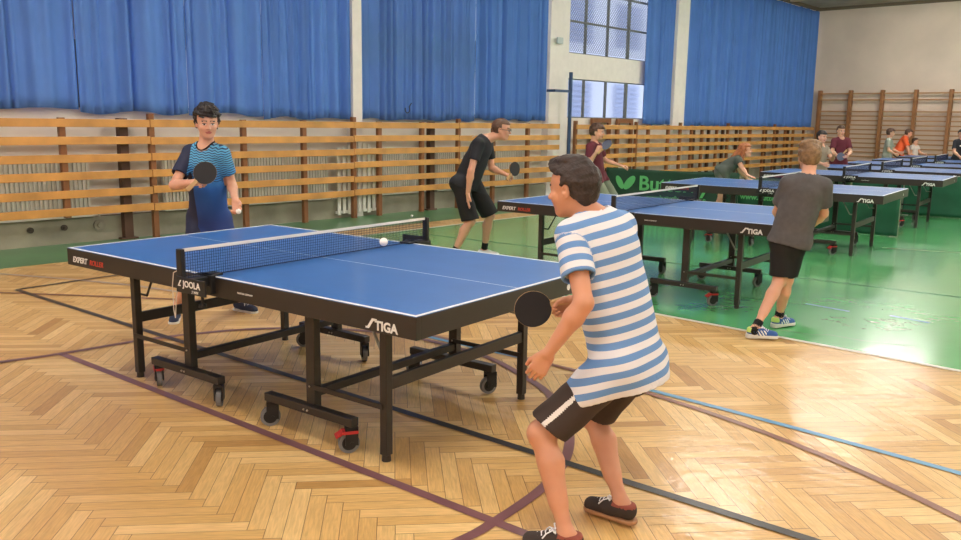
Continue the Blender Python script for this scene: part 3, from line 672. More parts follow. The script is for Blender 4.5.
def np_mesh(name, parts, mats, attrs=None):
    """parts = [(verts, faces, material indices)]"""
    vs, fs, ms, o = [], [], [], 0
    for v, f, m in parts: vs.append(v); fs.append(f + o); ms.append(m if hasattr(m, '__len__') else np.full(len(f), m)); o += len(v)
    v = np.concatenate(vs); f = np.concatenate(fs); mi = np.concatenate(ms).astype(np.int32)
    me = bpy.data.meshes.new(name); me.vertices.add(len(v)); me.vertices.foreach_set('co', v.astype(np.float32).ravel())
    me.loops.add(f.size); me.loops.foreach_set('vertex_index', f.astype(np.int32).ravel())
    me.polygons.add(len(f)); me.polygons.foreach_set('loop_start', np.arange(0, f.size, 4, dtype=np.int32)); me.polygons.foreach_set('loop_total', np.full(len(f), 4, np.int32))
    for m in mats: me.materials.append(m)
    me.polygons.foreach_set('material_index', mi); me.polygons.foreach_set('use_smooth', np.ones(len(f), bool)); me.update(calc_edges=True); me.validate()
    for k, fn in (attrs or {}).items():
        a = me.attributes.new(k, 'FLOAT', 'POINT'); a.data.foreach_set('value', fn(v).astype(np.float32))
    return me

M_skin = mat('light_skin', (222, 168, 140), 0.5, sss=0.15, noise=.05, nscale=12); M_skin2 = mat('tanned_skin', (206, 148, 116), 0.5, sss=0.15, noise=.05, nscale=12)
M_eyew = mat('eye_white', (225, 220, 214), .3); M_iris = mat('dark_iris', (48, 32, 24), .2); M_lip = mat('pink_lip', (184, 106, 98), .45); M_sole = mat('white_rubber_sole', (220, 220, 214), .5)
def hair_mat(name, c, bs=140): return mat(name, c, 0.55, noise=.45, nscale=45, bump=.9, bscale=bs)
M_hblack = hair_mat('black_hair', (34, 26, 24)); M_hbrown = hair_mat('dark_brown_hair', (50, 36, 30)); M_hlight = hair_mat('light_brown_hair', (136, 106, 74)); M_hred = hair_mat('red_hair', (180, 108, 62)); M_hshort = hair_mat('cropped_brown_hair', (92, 66, 50)); M_hmid = hair_mat('brown_hair', (86, 60, 44))

def ik(a, c, la, lb, pole):
    a, c = np.asarray(a, float), np.asarray(c, float); d = np.linalg.norm(c - a); u = (c - a) / d; d = min(d, (la + lb) * .995)
    x = (la * la - lb * lb + d * d) / (2 * d); h = math.sqrt(max(la * la - x * x, 0)); p = np.asarray(pole, float); p = p - u * (p @ u); return a + u * x + nrm(p) * h
def hand_prims(w, D, N, k, S, pose, curl=None):
    """wrist, finger direction, palm normal, thumb side; returns (palm prims, list of finger chains)"""
    D = nrm(D); N = nrm(N - D * (N @ D)); s = np.cross(D, N); S = s if s @ S > 0 else -s
    palm = []
    for q in (-.028, -.010, .010, .026): palm.append((w + D * .012 * k + S * q * .75 * k, w + D * (.085 + .004 * (abs(q) < .02)) * k + S * q * k, .0135 * k, .0115 * k))
    palm.append((w + D * .02 * k + S * .02 * k + N * .006 * k, w + D * .055 * k + S * .03 * k + N * .006 * k, .014 * k, .012 * k))
    fing = []; LEN = {'i': .066, 'm': .074, 'r': .069, 'p': .054}
    c0 = {'relax': (.35, .45, .35), 'grip': (1.0, 1.25, .8), 'spread': (.12, .15, .1), 'ball': (.7, .8, .5), 'half': (.6, .8, .5)}[pose]
    for nme, q in (('i', .0285), ('m', .0095), ('r', -.0095), ('p', -.0275)):
        L = LEN[nme] * k; p = w + D * (.088 + (.004 if nme in 'mr' else -.003)) * k + S * q * k; a = 0; ch = []
        spread = (q / .028) * (.28 if pose == 'spread' else .06)
        for j, (fr, r) in enumerate(((.45, .0088), (.31, .0080), (.24, .0070))):
            a += c0[j] * (1.1 if nme == 'p' else 1) * (.9 if nme == 'i' and pose == 'grip' else 1)
            dd = D * math.cos(a) + N * math.sin(a); dd = nrm(dd + S * spread * math.cos(a)); p2 = p + dd * L * fr; ch.append((p, p2, r * k, (r - .0009) * k)); p = p2
        fing.append(ch)
    t0 = w + D * .030 * k + S * .030 * k + N * .004 * k
    tb = {'relax': (.88, .40, .30), 'grip': (.62, .45, .62), 'spread': (.6, .8, .05), 'ball': (.6, .45, .6), 'half': (.7, .5, .4)}[pose]
    d1 = nrm(D * tb[0] + S * tb[1] + N * tb[2]); t1 = t0 + d1 * .042 * k; d2 = nrm(D * (tb[0] + .3) + S * (tb[1] - .35) + N * (tb[2] + .15)); t2 = t1 + d2 * .032 * k
    fing.append([(t0, t1, .0125 * k, .0100 * k), (t1, t2, .0100 * k, .0085 * k)])
    return palm, fing

def make_person(label, base, J, H, F, HF, HU=(0, 0, 1), g=1.0, skin=None, hair=None, top=None, bottom=None, shoes=None, hands=None, res=.008, cat='person', group=None, toes=None, gt=None, ikleg=True, socks=None, mirror_belly=0, poleL=None, poleR=None):
    k = H / 1.75; skin = skin or M_skin; J = {a: np.array(b, float) for a, b in J.items()}
    F = nrm(np.array([*F, 0.0])) if len(F) == 2 else nrm(F); HF = nrm(HF); HU = np.array(HU, float); HU = nrm(HU - HF * (HU @ HF)); HL = np.cross(HU, HF)      # HL = person's left
    root = thing('person', label, cat, (*base, 0), 0, group)
    for s in 'LR':
        if ikleg: J['kn' + s] = ik(J['hip' + s], J['ank' + s], .43 * k, .42 * k, {'L': poleL, 'R': poleR}[s] if {'L': poleL, 'R': poleR}[s] is not None else F)
    sm, hm = (J['shL'] + J['shR']) / 2, (J['hipL'] + J['hipR']) / 2
    up = nrm(sm - hm); latS = nrm(J['shL'] - J['shR']); frS = nrm(np.cross(latS, up)); latH = nrm(J['hipL'] - J['hipR']); frH = nrm(np.cross(latH, up)); T = np.linalg.norm(sm - hm)
    hh = .232 * (H / 1.75) ** .45                                  # head height changes little with age
    hc = J['head']; neck0 = sm + up * .045 * k - frS * .006 * k; neck1 = hc - HU * .25 * hh - HF * .12 * hh
    kg = k * g; kt = k * (gt or g)
    # ---- field pieces as functions of inflation q
    def torso(P, q=0.0, belly=0.0):
        ch = fcone(P, hm + up * T * .50, hm + up * T * .84, (.118 * kt + q), (.138 * kt + q), frS, .74)
        wa = fcone(P, hm + up * T * .12, hm + up * T * .52, (.112 * kt + q + belly), (.112 * kt + q + belly), frH, .78)
        d = smin(ch, wa, .06 * k)
        for s in 'LR':
            d = smin(d, cone(P, J['sh' + s] * .93 + sm * .07 , sm + up * .035 * k, .048 * kg + q, .062 * kg + q), .035 * k)
        return d
    def hips(P, q=0.0):
        d = fcone(P, hm + up * .10 * k - frH * .0, hm - up * .01 * k, .120 * kg + q, .128 * kg + q, frH, .82)
        for s in 'LR': d = smin(d, np.linalg.norm(P - (J['hip' + s] - frH * .02 * k + (J['hip' + s] - hm) * .05 - up * .01), axis=1) - (.082 * kg + q), .04 * k)
        return d
    def uarm(P, s, q=0.0, q2=None, t=1.0):
        q2 = q if q2 is None else q2; a, b = J['sh' + s], J['el' + s]; d = cone(P, a, a + (b - a) * t, .050 * kg + q, .050 * kg + (.038 - .050) * kg * t + q2); return d
    def farm(P, s):
        a, b = J['el' + s], J['wr' + s]; m = a + (b - a) * .28
        return smin(smin(cone(P, a, m, .037 * kg, .040 * kg), cone(P, m, b, .040 * kg, .0245 * k), .02 * k), cone(P, a, a, .037 * kg, .037 * kg) if 0 else cone(P, a, m, .037 * kg, .04 * kg), .01)
    def thigh(P, s, q=0.0, q2=None, t=1.0):
        q2 = q if q2 is None else q2; a, b = J['hip' + s], J['kn' + s]; r0, r1 = .082 * kg, .052 * kg
        return cone(P, a, a + (b - a) * t, r0 + q, r0 + (r1 - r0) * t + q2)
    def shin(P, s):
        a, b = J['kn' + s], J['ank' + s]; ax = nrm(b - a); bk = -F - ax * (-F @ ax); bk = nrm(bk); m = a + (b - a) * .30 + bk * .016 * k
        d = cone(P, a, b, .047 * kg, .031 * kg); d = smin(d, cone(P, a + bk * .008 * k + (b - a) * .08, m, .043 * kg, .050 * kg), .03 * k); d = smin(d, cone(P, m, a + (b - a) * .68, .050 * kg, .036 * kg), .03 * k)
        return smin(d, np.linalg.norm(P - a - nrm(F) * .012 * k, axis=1) - .044 * kg, .03 * k)
    A = np.stack([HL, HF, HU])                                     # head axes: x left, y forward, z up
    def head(P):
        q = (P - hc) @ A.T / hh; I = np.eye(3)
        d = ell(q, V3(0, -.05, .14), I, (.325, .42, .36)); d = smin(d, ell(q, V3(0, .10, -.14), I, (.245, .27, .33)), .10)
        d = smin(d, cone(q, V3(0, .24, -.38), V3(0, .24, -.38) + 1e-4, .085, .085), .08)
        for s in (1, -1):
            d = smin(d, cone(q, V3(.20 * s, .02, -.12), V3(.09 * s, .20, -.36), .09, .08), .08)
            d = smin(d, cone(q, V3(.16 * s, .24, -.10), V3(.16 * s, .24, -.12), .09, .09), .07)     # cheek
            d = smax(d, -(np.linalg.norm((q - V3(.125 * s, .395, .015)) / V3(1.35, 1, .8), axis=1) - .055), .05)   # eye socket
            d = smin(d, np.linalg.norm(q - V3(.125 * s, .275, .008), axis=1) - .072, .015)
            e = ell(q, V3(.325 * s, -.03, -.02), I, (.032, .075, .125)); e = smax(e, -(np.linalg.norm(q - V3(.365 * s, -.01, -.0), axis=1) - .042), .02); d = smin(d, e, .02)
        d = smin(d, cone(q, V3(-.13, .30, .095), V3(.13, .30, .095), .055, .055), .05)
        d = smin(d, cone(q, V3(0, .33, .05), V3(0, .435, -.115), .026, .042), .035)
        for s in (1, -1): d = smin(d, cone(q, V3(.032 * s, .395, -.125), V3(.036 * s, .385, -.125), .03, .03), .02)
        d = smin(d, cone(q, V3(-.065, .325, -.225), V3(.065, .325, -.225), .026, .026), .02); d = smin(d, cone(q, V3(-.05, .32, -.265), V3(.05, .32, -.265), .03, .03), .02)
        d = smax(d, -(cone(q, V3(-.08, .365, -.245), V3(.08, .365, -.245), .007, .007)), .01)
        return d * hh
    def necky(P, q=0.0): return cone(P, neck0, neck1, .058 * kg + q, .051 * (.5 * k + .5) + q)
    HP = {}
    hands = hands or {}
    for s in 'LR':
        pose, D, N, S = hands.get(s, ('relax', None, None, None)); wr = J['wr' + s]; fa = nrm(wr - J['el' + s])
        D = fa if D is None else np.array(D, float); N = (-(J['sh' + s] - sm) if N is None else np.array(N, float)) + 1e-3; S = F + 1e-3 if S is None else np.array(S, float)
        HP[s] = hand_prims(wr, D, N, max(k, .86) * 1.0, S, pose)
    def hand(P, s):
        palm, fing = HP[s]; d = None
        for c in palm: e = cone(P, *c); d = e if d is None else smin(d, e, .008)
        out = d
        for ch in fing:
            e = None
            for c in ch: x = cone(P, *c); e = x if e is None else smin(e, x, .003)
            out = np.minimum(out, smin(d, e, .007))
        return out
    toes = toes or {}
    def foot(P, s):
        t = nrm(np.array(toes.get(s, (*F[:2], 0)), float)); a = J['ank' + s]
        return smin(cone(P, a - t * .03 * k + V3(0, 0, -.03 * k), a + t * .12 * k + V3(0, 0, -.045 * k), .034 * k, .026 * k), cone(P, a, a + V3(0, 0, -.02 * k), .034 * k, .034 * k), .03 * k)
    def body(P, fine=None):
        d = smin(torso(P), hips(P), .06 * k)
        for s in 'LR':
            a = smin(uarm(P, s), farm(P, s), .015 * k); hd = hand(P, s); a = smin(a, hd, .012 * k); d = smin(d, a, .035 * k)
            l = smin(thigh(P, s), shin(P, s), .03 * k); l = smin(l, foot(P, s), .02 * k); d = smin(d, l, .03 * k)
        n = necky(P); d = smin(d, n, .035 * k); d = smin(d, head(P), .022 * k)
        return d
    allp = np.stack(list(J.values())); lo, hi = allp.min(0) - .22, allp.max(0) + .22; lo[2] = .004
    parts = []; v, f = surf(body, lo, hi, res)
    boxes = [(hc - hh * .66, hc + hh * .66, min(res * .55, .005))]
    for s in 'LR':
        c = J['wr' + s] + nrm(HP[s][0][0][1] - J['wr' + s]) * .09 * k; boxes.append((c - .125 * k, c + .125 * k, min(res * .5, .0034)))
    cen = v[f].mean(1); keep = np.ones(len(f), bool)
    for a, b, _ in boxes: keep &= ~(((cen > a + res * .5) & (cen < b - res * .5)).all(1))
    parts.append((v, f[keep], 0))
    for bi, (a, b, r) in enumerate(boxes):
        v, f = surf(body, a, b, r); cen = v[f].mean(1); ok = np.ones(len(f), bool)
        for a2, b2, _ in boxes[:bi]: ok &= ~((cen > a2) & (cen < b2)).all(1)
        f = f[ok]; cen = cen[ok]; mi = np.zeros(len(f), int)
        if bi == 0:
            q = (cen - hc) @ A.T / hh; lip = (np.abs(q[:, 0]) < .095) & (q[:, 1] > .30) & (np.abs(q[:, 2] + .247) < .034 * (1 - (q[:, 0] / .11) ** 2) + .008); mi[lip] = 1
            ax = np.abs(q[:, 0]); brow = (ax > .05) & (ax < .2) & (q[:, 1] > .2) & (np.abs(q[:, 2] - .095 - .02 * np.sin(ax * 14)) < .014); mi[brow] = 2
            for s in (1, -1):
                ex, ez = q[:, 0] - .125 * s, q[:, 2] - .006; mi[((ex / .058) ** 2 + (ez / .024) ** 2 < 1) & (q[:, 1] > .2)] = 3; mi[(ex ** 2 + ez ** 2 < .022 ** 2) & (q[:, 1] > .2)] = 4
                mi[((ex / .062) ** 2 + ((ez - .022) / .012) ** 2 < 1) & (q[:, 1] > .2)] = 2
        parts.append((v, f, mi))
    link('body', np_mesh('body', parts, [skin, M_lip, hair['mat'] if hair else M_hbrown, M_eyew, M_iris]), root)
    # ---- hair
    if hair:
        I = np.eye(3); th = hair.get('t', .05); hl = hair.get('line', .22); curl = hair.get('curl', .012); cf = hair.get('freq', 38)
        def hf(P):
            q = (P - hc) @ A.T / hh
            d = ell(q, V3(0, -.05, .14), I, (.325 + th * .8, .42 + th, .36 + th * hair.get('top', 1.2)))
            if hair.get('sides', True): d = smin(d, ell(q, V3(0, -.16, -.02), I, (.30 + th * .3, .285 + th * .6, .34)), .06)
            if 'fringe' in hair: d = smin(d, ell(q, V3(0, .24, .33), I, (.24, .155, hair['fringe'])), .08)
            for b in hair.get('blobs', ()): d = smin(d, ell(q, np.array(b[0], float), I, b[1]), .08)
            # leave the face, ears and neck free
            face = cone(q, V3(0, .60, -.12), V3(0, .60, hl - .28), .30, .30) ; face = np.minimum(face, np.maximum(q[:, 2] - hl, .06 - q[:, 1]) if True else face)
            side = np.minimum(np.maximum(q[:, 2] - .12, .075 - q[:, 1]), np.maximum(q[:, 2] + .03, -.06 - q[:, 1]))
            ear = np.maximum(np.linalg.norm((np.abs(q[:, :1]) * V3(1, 0, 0) + q * V3(0, 1, 1) - V3(.38, -.02, -.03)) / V3(1.2, .8, 1.1), axis=1) - .125, -1)
            cut = np.minimum(np.minimum(face, side), ear)
            if 'long' not in hair and hair.get('nape', -.24) < -.3: cut = np.minimum(cut, q[:, 2] - (-.05 + (q[:, 1] + .07) * 1.15))
            d = smax(d, -cut, .03); d = smax(d, -(q[:, 2] - hair.get('nape', -.24) - np.minimum(0, -(q[:, 1] + .2)) * 0.0), .03)
            if 'long' in hair:
                for a, b, r0, r1 in hair['long']: d = smin(d, cone(q, V3(*a), V3(*b), r0, r1), .07)
            w = q.copy(); w[:, 2] *= hair.get('stretch', .45)
            if 'part' in hair: w = w
            return (d + curl * wob(w, cf) + curl * .5 * wob(w + 3, cf * 2.1)) * hh
        ext = 1.9 if 'long' in hair else .72; v, f = surf(hf, hc - hh * ext, hc + hh * .85, min(res * .6, .0055)); link('hair', np_mesh('hair', [(v, f, 0)], [hair['mat']]), root)
    # ---- top
    if top:
        gp, tk = top.get('gap', .014), max(.008, min(res, .0072) * 1.7); L = top.get('len', .0); sl = top.get('sleeve', .62); hemp = hm - up * (L * k); hn = nrm(up + V3(0, 0, top.get('hemz', 0)))
        fo = top.get('fold', .005); fl = top.get('flare', .02)
        def fold(P):
            q = np.stack([P @ latS, P @ frS, (P @ up) * .35], 1); a = np.clip(1.15 - ((P - hm) @ up) / T, .25, 1.2); return fo * a * wob(q, 11) + fo * .6 * wob(P + 2, 21) * a
        def layer(P, q, cut):
            d = torso(P, gp + q, top.get('belly', 0.0)); sk = fcone(P, hm + up * .22 * k, hm - up * (L + .10) * k, .114 * kt + gp + q, .124 * kt + gp + fl + q, frH, .84); d = smin(d, sk, .05 * k); d = smin(d, hips(P, .014 + gp * .6 + q), .04 * k)
            for s in 'LR': d = smin(d, thigh(P, s, gp + .014 + q, gp + .012 + q, .42), .03 * k)
            if cut: d = np.maximum(d, -((P - hemp) @ hn)); 
            for s in 'LR':
                a, b = J['sh' + s], J['el' + s]; ax = nrm(b - a); e = a + (b - a) * sl
                if sl > 1.2: x = smin(uarm(P, s, gp + q), farm(P, s) - gp - q, .02)
                else: x = uarm(P, s, gp + q, gp + q + .010, min(1.0, sl + .1 * (not cut) + .15))
                if cut and sl <= 1.2: x = smax(x, (P - e) @ ax, .004)
                d = smin(d, x, .03 * k)
            return d
        def tf(P):
            w = fold(P); o = layer(P, 0, True) + w; near = (P - hemp) @ hn
            for s in 'LR':
                a, b = J['sh' + s], J['el' + s]; near = np.minimum(near, -((P - (a + (b - a) * sl)) @ nrm(b - a)) + np.where(np.linalg.norm(P - a - (b - a) * sl, axis=1) < .16, 0, 9))
            i = np.maximum(layer(P, -tk, False) + w, near - .04); d = np.maximum(o, -i)
            nk = cone(P, neck0 + up * .00, neck1 + HU * .1, .066 * k * top.get('neck', 1.0), .085 * k); nk = np.minimum(nk, cone(P, neck0 + frS * .03 + up * .01 * k, neck0 + frS * .10 + up * .12, .052 * k, .08)) if top.get('vneck', 1) else nk
            d = np.maximum(d, -nk); d = np.maximum(d, -((P - hemp) @ hn))
            return np.maximum(d, (P - (neck0 + up * .065 * k)) @ up)
        v, f = surf(tf, lo, hi, min(res, .0072)); mi = np.zeros(len(f), int); cen = v[f].mean(1)
        if 'paint' in top: mi = top['paint'](cen, dict(J=J, hm=hm, sm=sm, up=up, lat=latS, fr=frS, T=T, neck0=neck0, k=k))
        def sc(Pv):
            out = (Pv - hm) @ up
            for s in 'LR':
                a, b = J['sh' + s], J['el' + s]; ax = nrm(b - a); da = uarm(Pv, s, 0, 0, .9); m = (da < torso(Pv) - .012) & (((Pv - a) @ ax) > .01); out = np.where(m, .02 - ((Pv - a) @ ax), out)
            return out
        o = link(top.get('name', 't_shirt'), np_mesh('top', [(v, f, mi)], top['mats'], {'height': sc, 'side': lambda Pv: (Pv - sm) @ latS, 'rise': lambda Pv: ((Pv - hm) @ up) / T}), root)
        for fn in top.get('extra', ()): fn(o, dict(J=J, hm=hm, sm=sm, up=up, lat=latS, fr=frS, T=T, k=k, neck0=neck0))
    # ---- shorts / trousers
    if bottom:
        gp, tk = bottom.get('gap', .014), max(.008, min(res, .0075) * 1.7); ln = bottom.get('len', .8); fl = bottom.get('flare', .03); fo = bottom.get('fold', .004); fullleg = ln > 1.3
        def lay(P, q, cut):
            d = hips(P, min(gp, .009) + q)
            for s in 'LR':
                a, b = J['hip' + s], J['kn' + s]; ax = nrm(b - a); t = 1.0 if fullleg else min(ln + (.12 if cut else .2), 1.25)
                x = thigh(P, s, min(gp, .009) + q, gp + q + fl * t, t)
                if fullleg: x = smin(x, cone(P, b, J['ank' + s], .052 * kg + gp + fl + q, .045 * kg + gp + fl * .6 + q), .04)
                elif cut: x = smax(x, (P - (a + (b - a) * ln)) @ nrm(ax + V3(0, 0, -.25)), .004)
                d = smin(d, x, .035 * k)
            return d
        wz = hm + up * .13 * k
        def bf(P):
            w = fo * wob(np.stack([P[:, 0], P[:, 1], P[:, 2] * .45], 1), 13) + fo * .5 * wob(P + 1, 24)
            near = P[:, 2] * 0 + 9
            for s in 'LR':
                a, b = J['hip' + s], J['kn' + s]; near = np.minimum(near, -((P - (a + (b - a) * ln)) @ nrm(b - a)))
            d = np.maximum(lay(P, 0, True) + w, -np.maximum(lay(P, -tk, False) + w, near - .05)); d = np.maximum(d, (P - wz) @ up)
            return np.maximum(d, .085 * k - P[:, 2]) if fullleg else d
        v, f = surf(bf, lo, hi, min(res, .0075)); mi = np.zeros(len(f), int); cen = v[f].mean(1)
        if bottom.get('stripe'):
            for s in bottom['stripe']:
                a, b = J['hip' + s], J['kn' + s]; ax = nrm(b - a); out = nrm(latH * (1 if s == 'L' else -1) - ax * ((latH * (1 if s == 'L' else -1)) @ ax)); fr = np.cross(ax, out)
                rel = cen - a; al = rel @ ax; m = (np.abs(rel @ fr - bottom.get('sx', 0) - al * bottom.get('sslope', 0)) < .009) & (rel @ out > 0.02) & (al > -.12); mi[m] = 1
        link(bottom.get('name', 'shorts'), np_mesh('bottom', [(v, f, mi)], bottom['mats']), root)
    # ---- socks and shoes
    for s in 'LR':
        t = nrm(np.array(toes.get(s, (*F[:2], 0)), float)); sd = nrm(np.cross(t, V3(0, 0, 1))); u3 = np.cross(sd, t); a = J['ank' + s]; ax = nrm(a - J['kn' + s])
        if socks:
            hs = socks.get('h', .07); fs = lambda P: np.maximum(np.maximum(cone(P, a - ax * (hs + .05), a + ax * .03, .034 * kg + .006, .034 * kg + .004), -((P - (a - ax * hs)) @ ax)), -(cone(P, a - ax * (hs + .05), a + ax * .03, .034 * kg + .0015, .034 * kg)) if res < .009 else -1.0)
            v, f = surf(fs, a - .14, a + .14, .005); link('sock', np_mesh('sock', [(v, f, 0)], [socks['mat']]), root)
        if shoes:
            kk = k * shoes.get('size', 1.0); og = a - u3 * .083 * k; AX = np.stack([t, sd, u3])
            def up_f(P):
                q = (P - og) @ AX.T / kk
                d = smin(cone(q, V3(-.035, 0, .048), V3(.04, 0, .05), .036, .037), cone(q, V3(.04, 0, .045), V3(.145, -.0, .026), .037, .036), .03); d = smin(d, cone(q, V3(-.03, 0, .07), V3(.0, 0, .075), .036, .038), .02)
                d = smax(d, .014 - q[:, 2], .005); d = smax(d, (q[:, 2] - .085 - .0 * q[:, 0]), .006); hole = cone(q, V3(-.005, 0, .075), V3(-.0, 0, .16), .029, .04); return np.maximum(d, -hole) * kk
            def so_f(P):
                q = (P - og) @ AX.T / kk; q2 = q.copy(); q2[:, 2] = 0
                d = smin(cone(q2, V3(-.04, 0, 0), V3(.05, 0, 0), .038, .034), cone(q2, V3(.05, 0, 0), V3(.14, 0, 0), .036, .043), .02); th = shoes.get('sole_t', .022) / 2
                return smax(d, np.abs(q[:, 2] - th - .0 ) - th - .006 * np.clip((-q[:, 0] + .05) / .1, 0, 1) * shoes.get('wedge', 0), .004) * kk
            v, f = surf(up_f, a - .3, a + .3, min(res * .6, .005)); cen = v[f].mean(1); q = (cen - og) @ AX.T / kk; mi = np.zeros(len(f), int)
            if shoes.get('paint'): mi = shoes['paint'](q)
            sh = link('shoe', np_mesh('shoe', [(v, f, mi)], shoes['mats']), root)
            v, f = surf(so_f, a - .3, a + .3, min(res * .6, .005)); link('sole', np_mesh('sole', [(v, f, 0)], [shoes.get('sole', M_sole)]), sh)
            if shoes.get('lace'):
                lb = MB(); W = lambda x, y, z: Vector(og + t * x * kk + sd * y * kk + u3 * z * kk)
                for i in range(5):
                    x = .045 + i * .017; z = .090 - i * .0062; lb.tube(W(x, -.022, z - .008), W(x + .006, 0, z), .003, .003, 8); lb.tube(W(x + .006, 0, z), W(x, .022, z - .008), .003, .003, 8)
                for sg in (-1, 1): lb.path([W(.045, 0, .09), W(.055, sg * .025, .102), W(.035, sg * .045, .095), W(.042, sg * .012, .09)], .0028, 8); lb.path([W(.045, 0, .09), W(.075, sg * .03, .08), W(.09, sg * .042, .062)], .0026, 8)
                lb.build('lace', shoes['lace'], sh)
    return root, J

M_rubber = mat('black_rubber_facing', (26, 24, 26), .55); M_rubber_r = mat('red_rubber_facing', (170, 34, 40), .5); M_bladewood = mat('light_blade_wood', (200, 160, 108), .5, noise=.15); M_grey_rubber = mat('grey_blue_rubber_facing', (92, 98, 116), .5)
def paddle(c, n, hd, label, r=.076, face=M_rubber, back=M_rubber_r):
    """blade centre, normal of the dark face, handle direction"""
    n = nrm(n); hd = np.asarray(hd, float); hd = nrm(hd - n * (hd @ n)); s = np.cross(n, hd); Mx = frame(c, s, hd, n)
    t = thing('table_tennis_bat', label, 'bat', c); inv = Matrix.Translation(Vector(c)).inverted(); Mx = inv @ Mx
    pts = [(r * math.cos(a) * (1.0), r * math.sin(a) * 1.04) for a in [2 * math.pi * i / 40 for i in range(40)]]
    MB().poly(pts, .0033, .0062, 0, Mx).build('rubber_facing', face, t); MB().poly(pts, -.0062, -.0033, 0, Mx).build('rubber_facing', back, t)
    MB().poly([(x * 1.012, y * 1.012) for x, y in pts], -.0032, .0032, 0, Mx).poly([(-.03, r * .86), (.03, r * .86), (.013, r * 1.2), (-.013, r * 1.2)], -.0032, .0032, 0, Mx).build('blade', M_bladewood, t)
    hb = [(-.012, r * 1.0), (.012, r * 1.0), (.014, r * 1.45), (.017, r * 2.25), (-.017, r * 2.25), (-.014, r * 1.45)]
    MB().poly(hb, -.0105, .0105, 0, Mx).build('handle', M_bladewood, t, bevel=.004)
    return t
# ================================================================== THE FIGURES
# ---- fabrics
def striped_cloth():
    m = mat('blue_white_striped_jersey', (222, 224, 230), .85, bump=.15, bscale=300); nt = m.node_tree; b = nt.nodes['Principled BSDF']
    a = nt.nodes.new('ShaderNodeAttribute'); a.attribute_name = 'height'
    fr = math_node(nt, 'FRACT', math_node(nt, 'ADD', math_node(nt, 'MULTIPLY', a.outputs['Fac'], 1 / .0505), 10.1)); band = math_node(nt, 'LESS_THAN', fr, .5)
    nt.links.new(mix_rgb(nt, band, srgb(222, 222, 226), srgb(104, 146, 200)), b.inputs['Base Color']); return m
def sports_cloth():
    m = mat('blue_gradient_sports_jersey', (30, 90, 170), .7, bump=.1, bscale=300); nt = m.node_tree; b = nt.nodes['Principled BSDF']
    a = nt.nodes.new('ShaderNodeAttribute'); a.attribute_name = 'rise'; sd = nt.nodes.new('ShaderNodeAttribute'); sd.attribute_name = 'side'
    cr = nt.nodes.new('ShaderNodeValToRGB'); e = cr.color_ramp.elements; e[0].position = .05; e[0].color = srgb(22, 52, 120); e[1].position = .95; e[1].color = srgb(92, 172, 214)
    x = e.new(.55); x.color = srgb(34, 96, 178); x = e.new(.72); x.color = srgb(58, 138, 204); nt.links.new(a.outputs['Fac'], cr.inputs[0])
    # dark zig-zag print over the chest and shoulder
    z = math_node(nt, 'FRACT', math_node(nt, 'ADD', math_node(nt, 'MULTIPLY', a.outputs['Fac'], 30.0), math_node(nt, 'ABSOLUTE', math_node(nt, 'SUBTRACT', math_node(nt, 'FRACT', math_node(nt, 'MULTIPLY', sd.outputs['Fac'], 22.0)), .5))))
    zz = math_node(nt, 'MULTIPLY', math_node(nt, 'LESS_THAN', z, .36), math_node(nt, 'GREATER_THAN', a.outputs['Fac'], .64))
    c = mix_rgb(nt, zz, cr.outputs[0], srgb(24, 44, 92))
    navy = math_node(nt, 'LESS_THAN', sd.outputs['Fac'], -.085); low = math_node(nt, 'LESS_THAN', math_node(nt, 'ADD', a.outputs['Fac'], math_node(nt, 'MULTIPLY', sd.outputs['Fac'], 3.0)), -.28)
    nt.links.new(mix_rgb(nt, math_node(nt, 'MAXIMUM', navy, low), c, srgb(26, 32, 62)), b.inputs['Base Color']); return m
M_stripe = striped_cloth(); M_sport = sports_cloth()
M_shortbrown = mat('dark_brown_shorts_cloth', (62, 50, 44), .85, bump=.15, bscale=200); M_strip = mat('white_side_stripe', (226, 222, 216), .7); M_blackcloth = mat('black_cloth', (24, 24, 27), .85, bump=.15, bscale=200)
M_blacktee = mat('black_tee_cloth', (34, 36, 42), .85); M_greytee = mat('charcoal_grey_tee_cloth', (88, 86, 88), .9, noise=.12, nscale=30); M_maroon_c = mat('maroon_tee_cloth', (98, 34, 48), .85); M_navycloth = mat('navy_cloth', (26, 30, 50), .85)
M_shoebrown = mat('dark_suede_shoe', (58, 48, 44), .8, noise=.15, nscale=20); M_gum = mat('tan_gum_sole', (168, 122, 84), .6); M_lace = mat('white_lace', (232, 234, 238), .7)
M_shoeblue = mat('royal_blue_shoe', (42, 88, 158), .6); M_shoewhite = mat('white_shoe_panel', (228, 232, 232), .5); M_lime = mat('lime_shoe_collar', (190, 222, 120), .6); M_shoenavy = mat('navy_shoe', (40, 52, 82), .7)
M_blacksock = mat('black_sock', (24, 24, 26), .9); M_olive = mat('grey_green_trouser_cloth', (122, 132, 112), .85); M_greygreen = mat('pale_grey_green_tee_cloth', (150, 156, 144), .9); M_orange = mat('orange_tee_cloth', (226, 92, 42), .8); M_offwhite = mat('off_white_tee_cloth', (214, 202, 194), .85); M_darkgreen = mat('dark_grey_green_top_cloth', (84, 92, 84), .9)

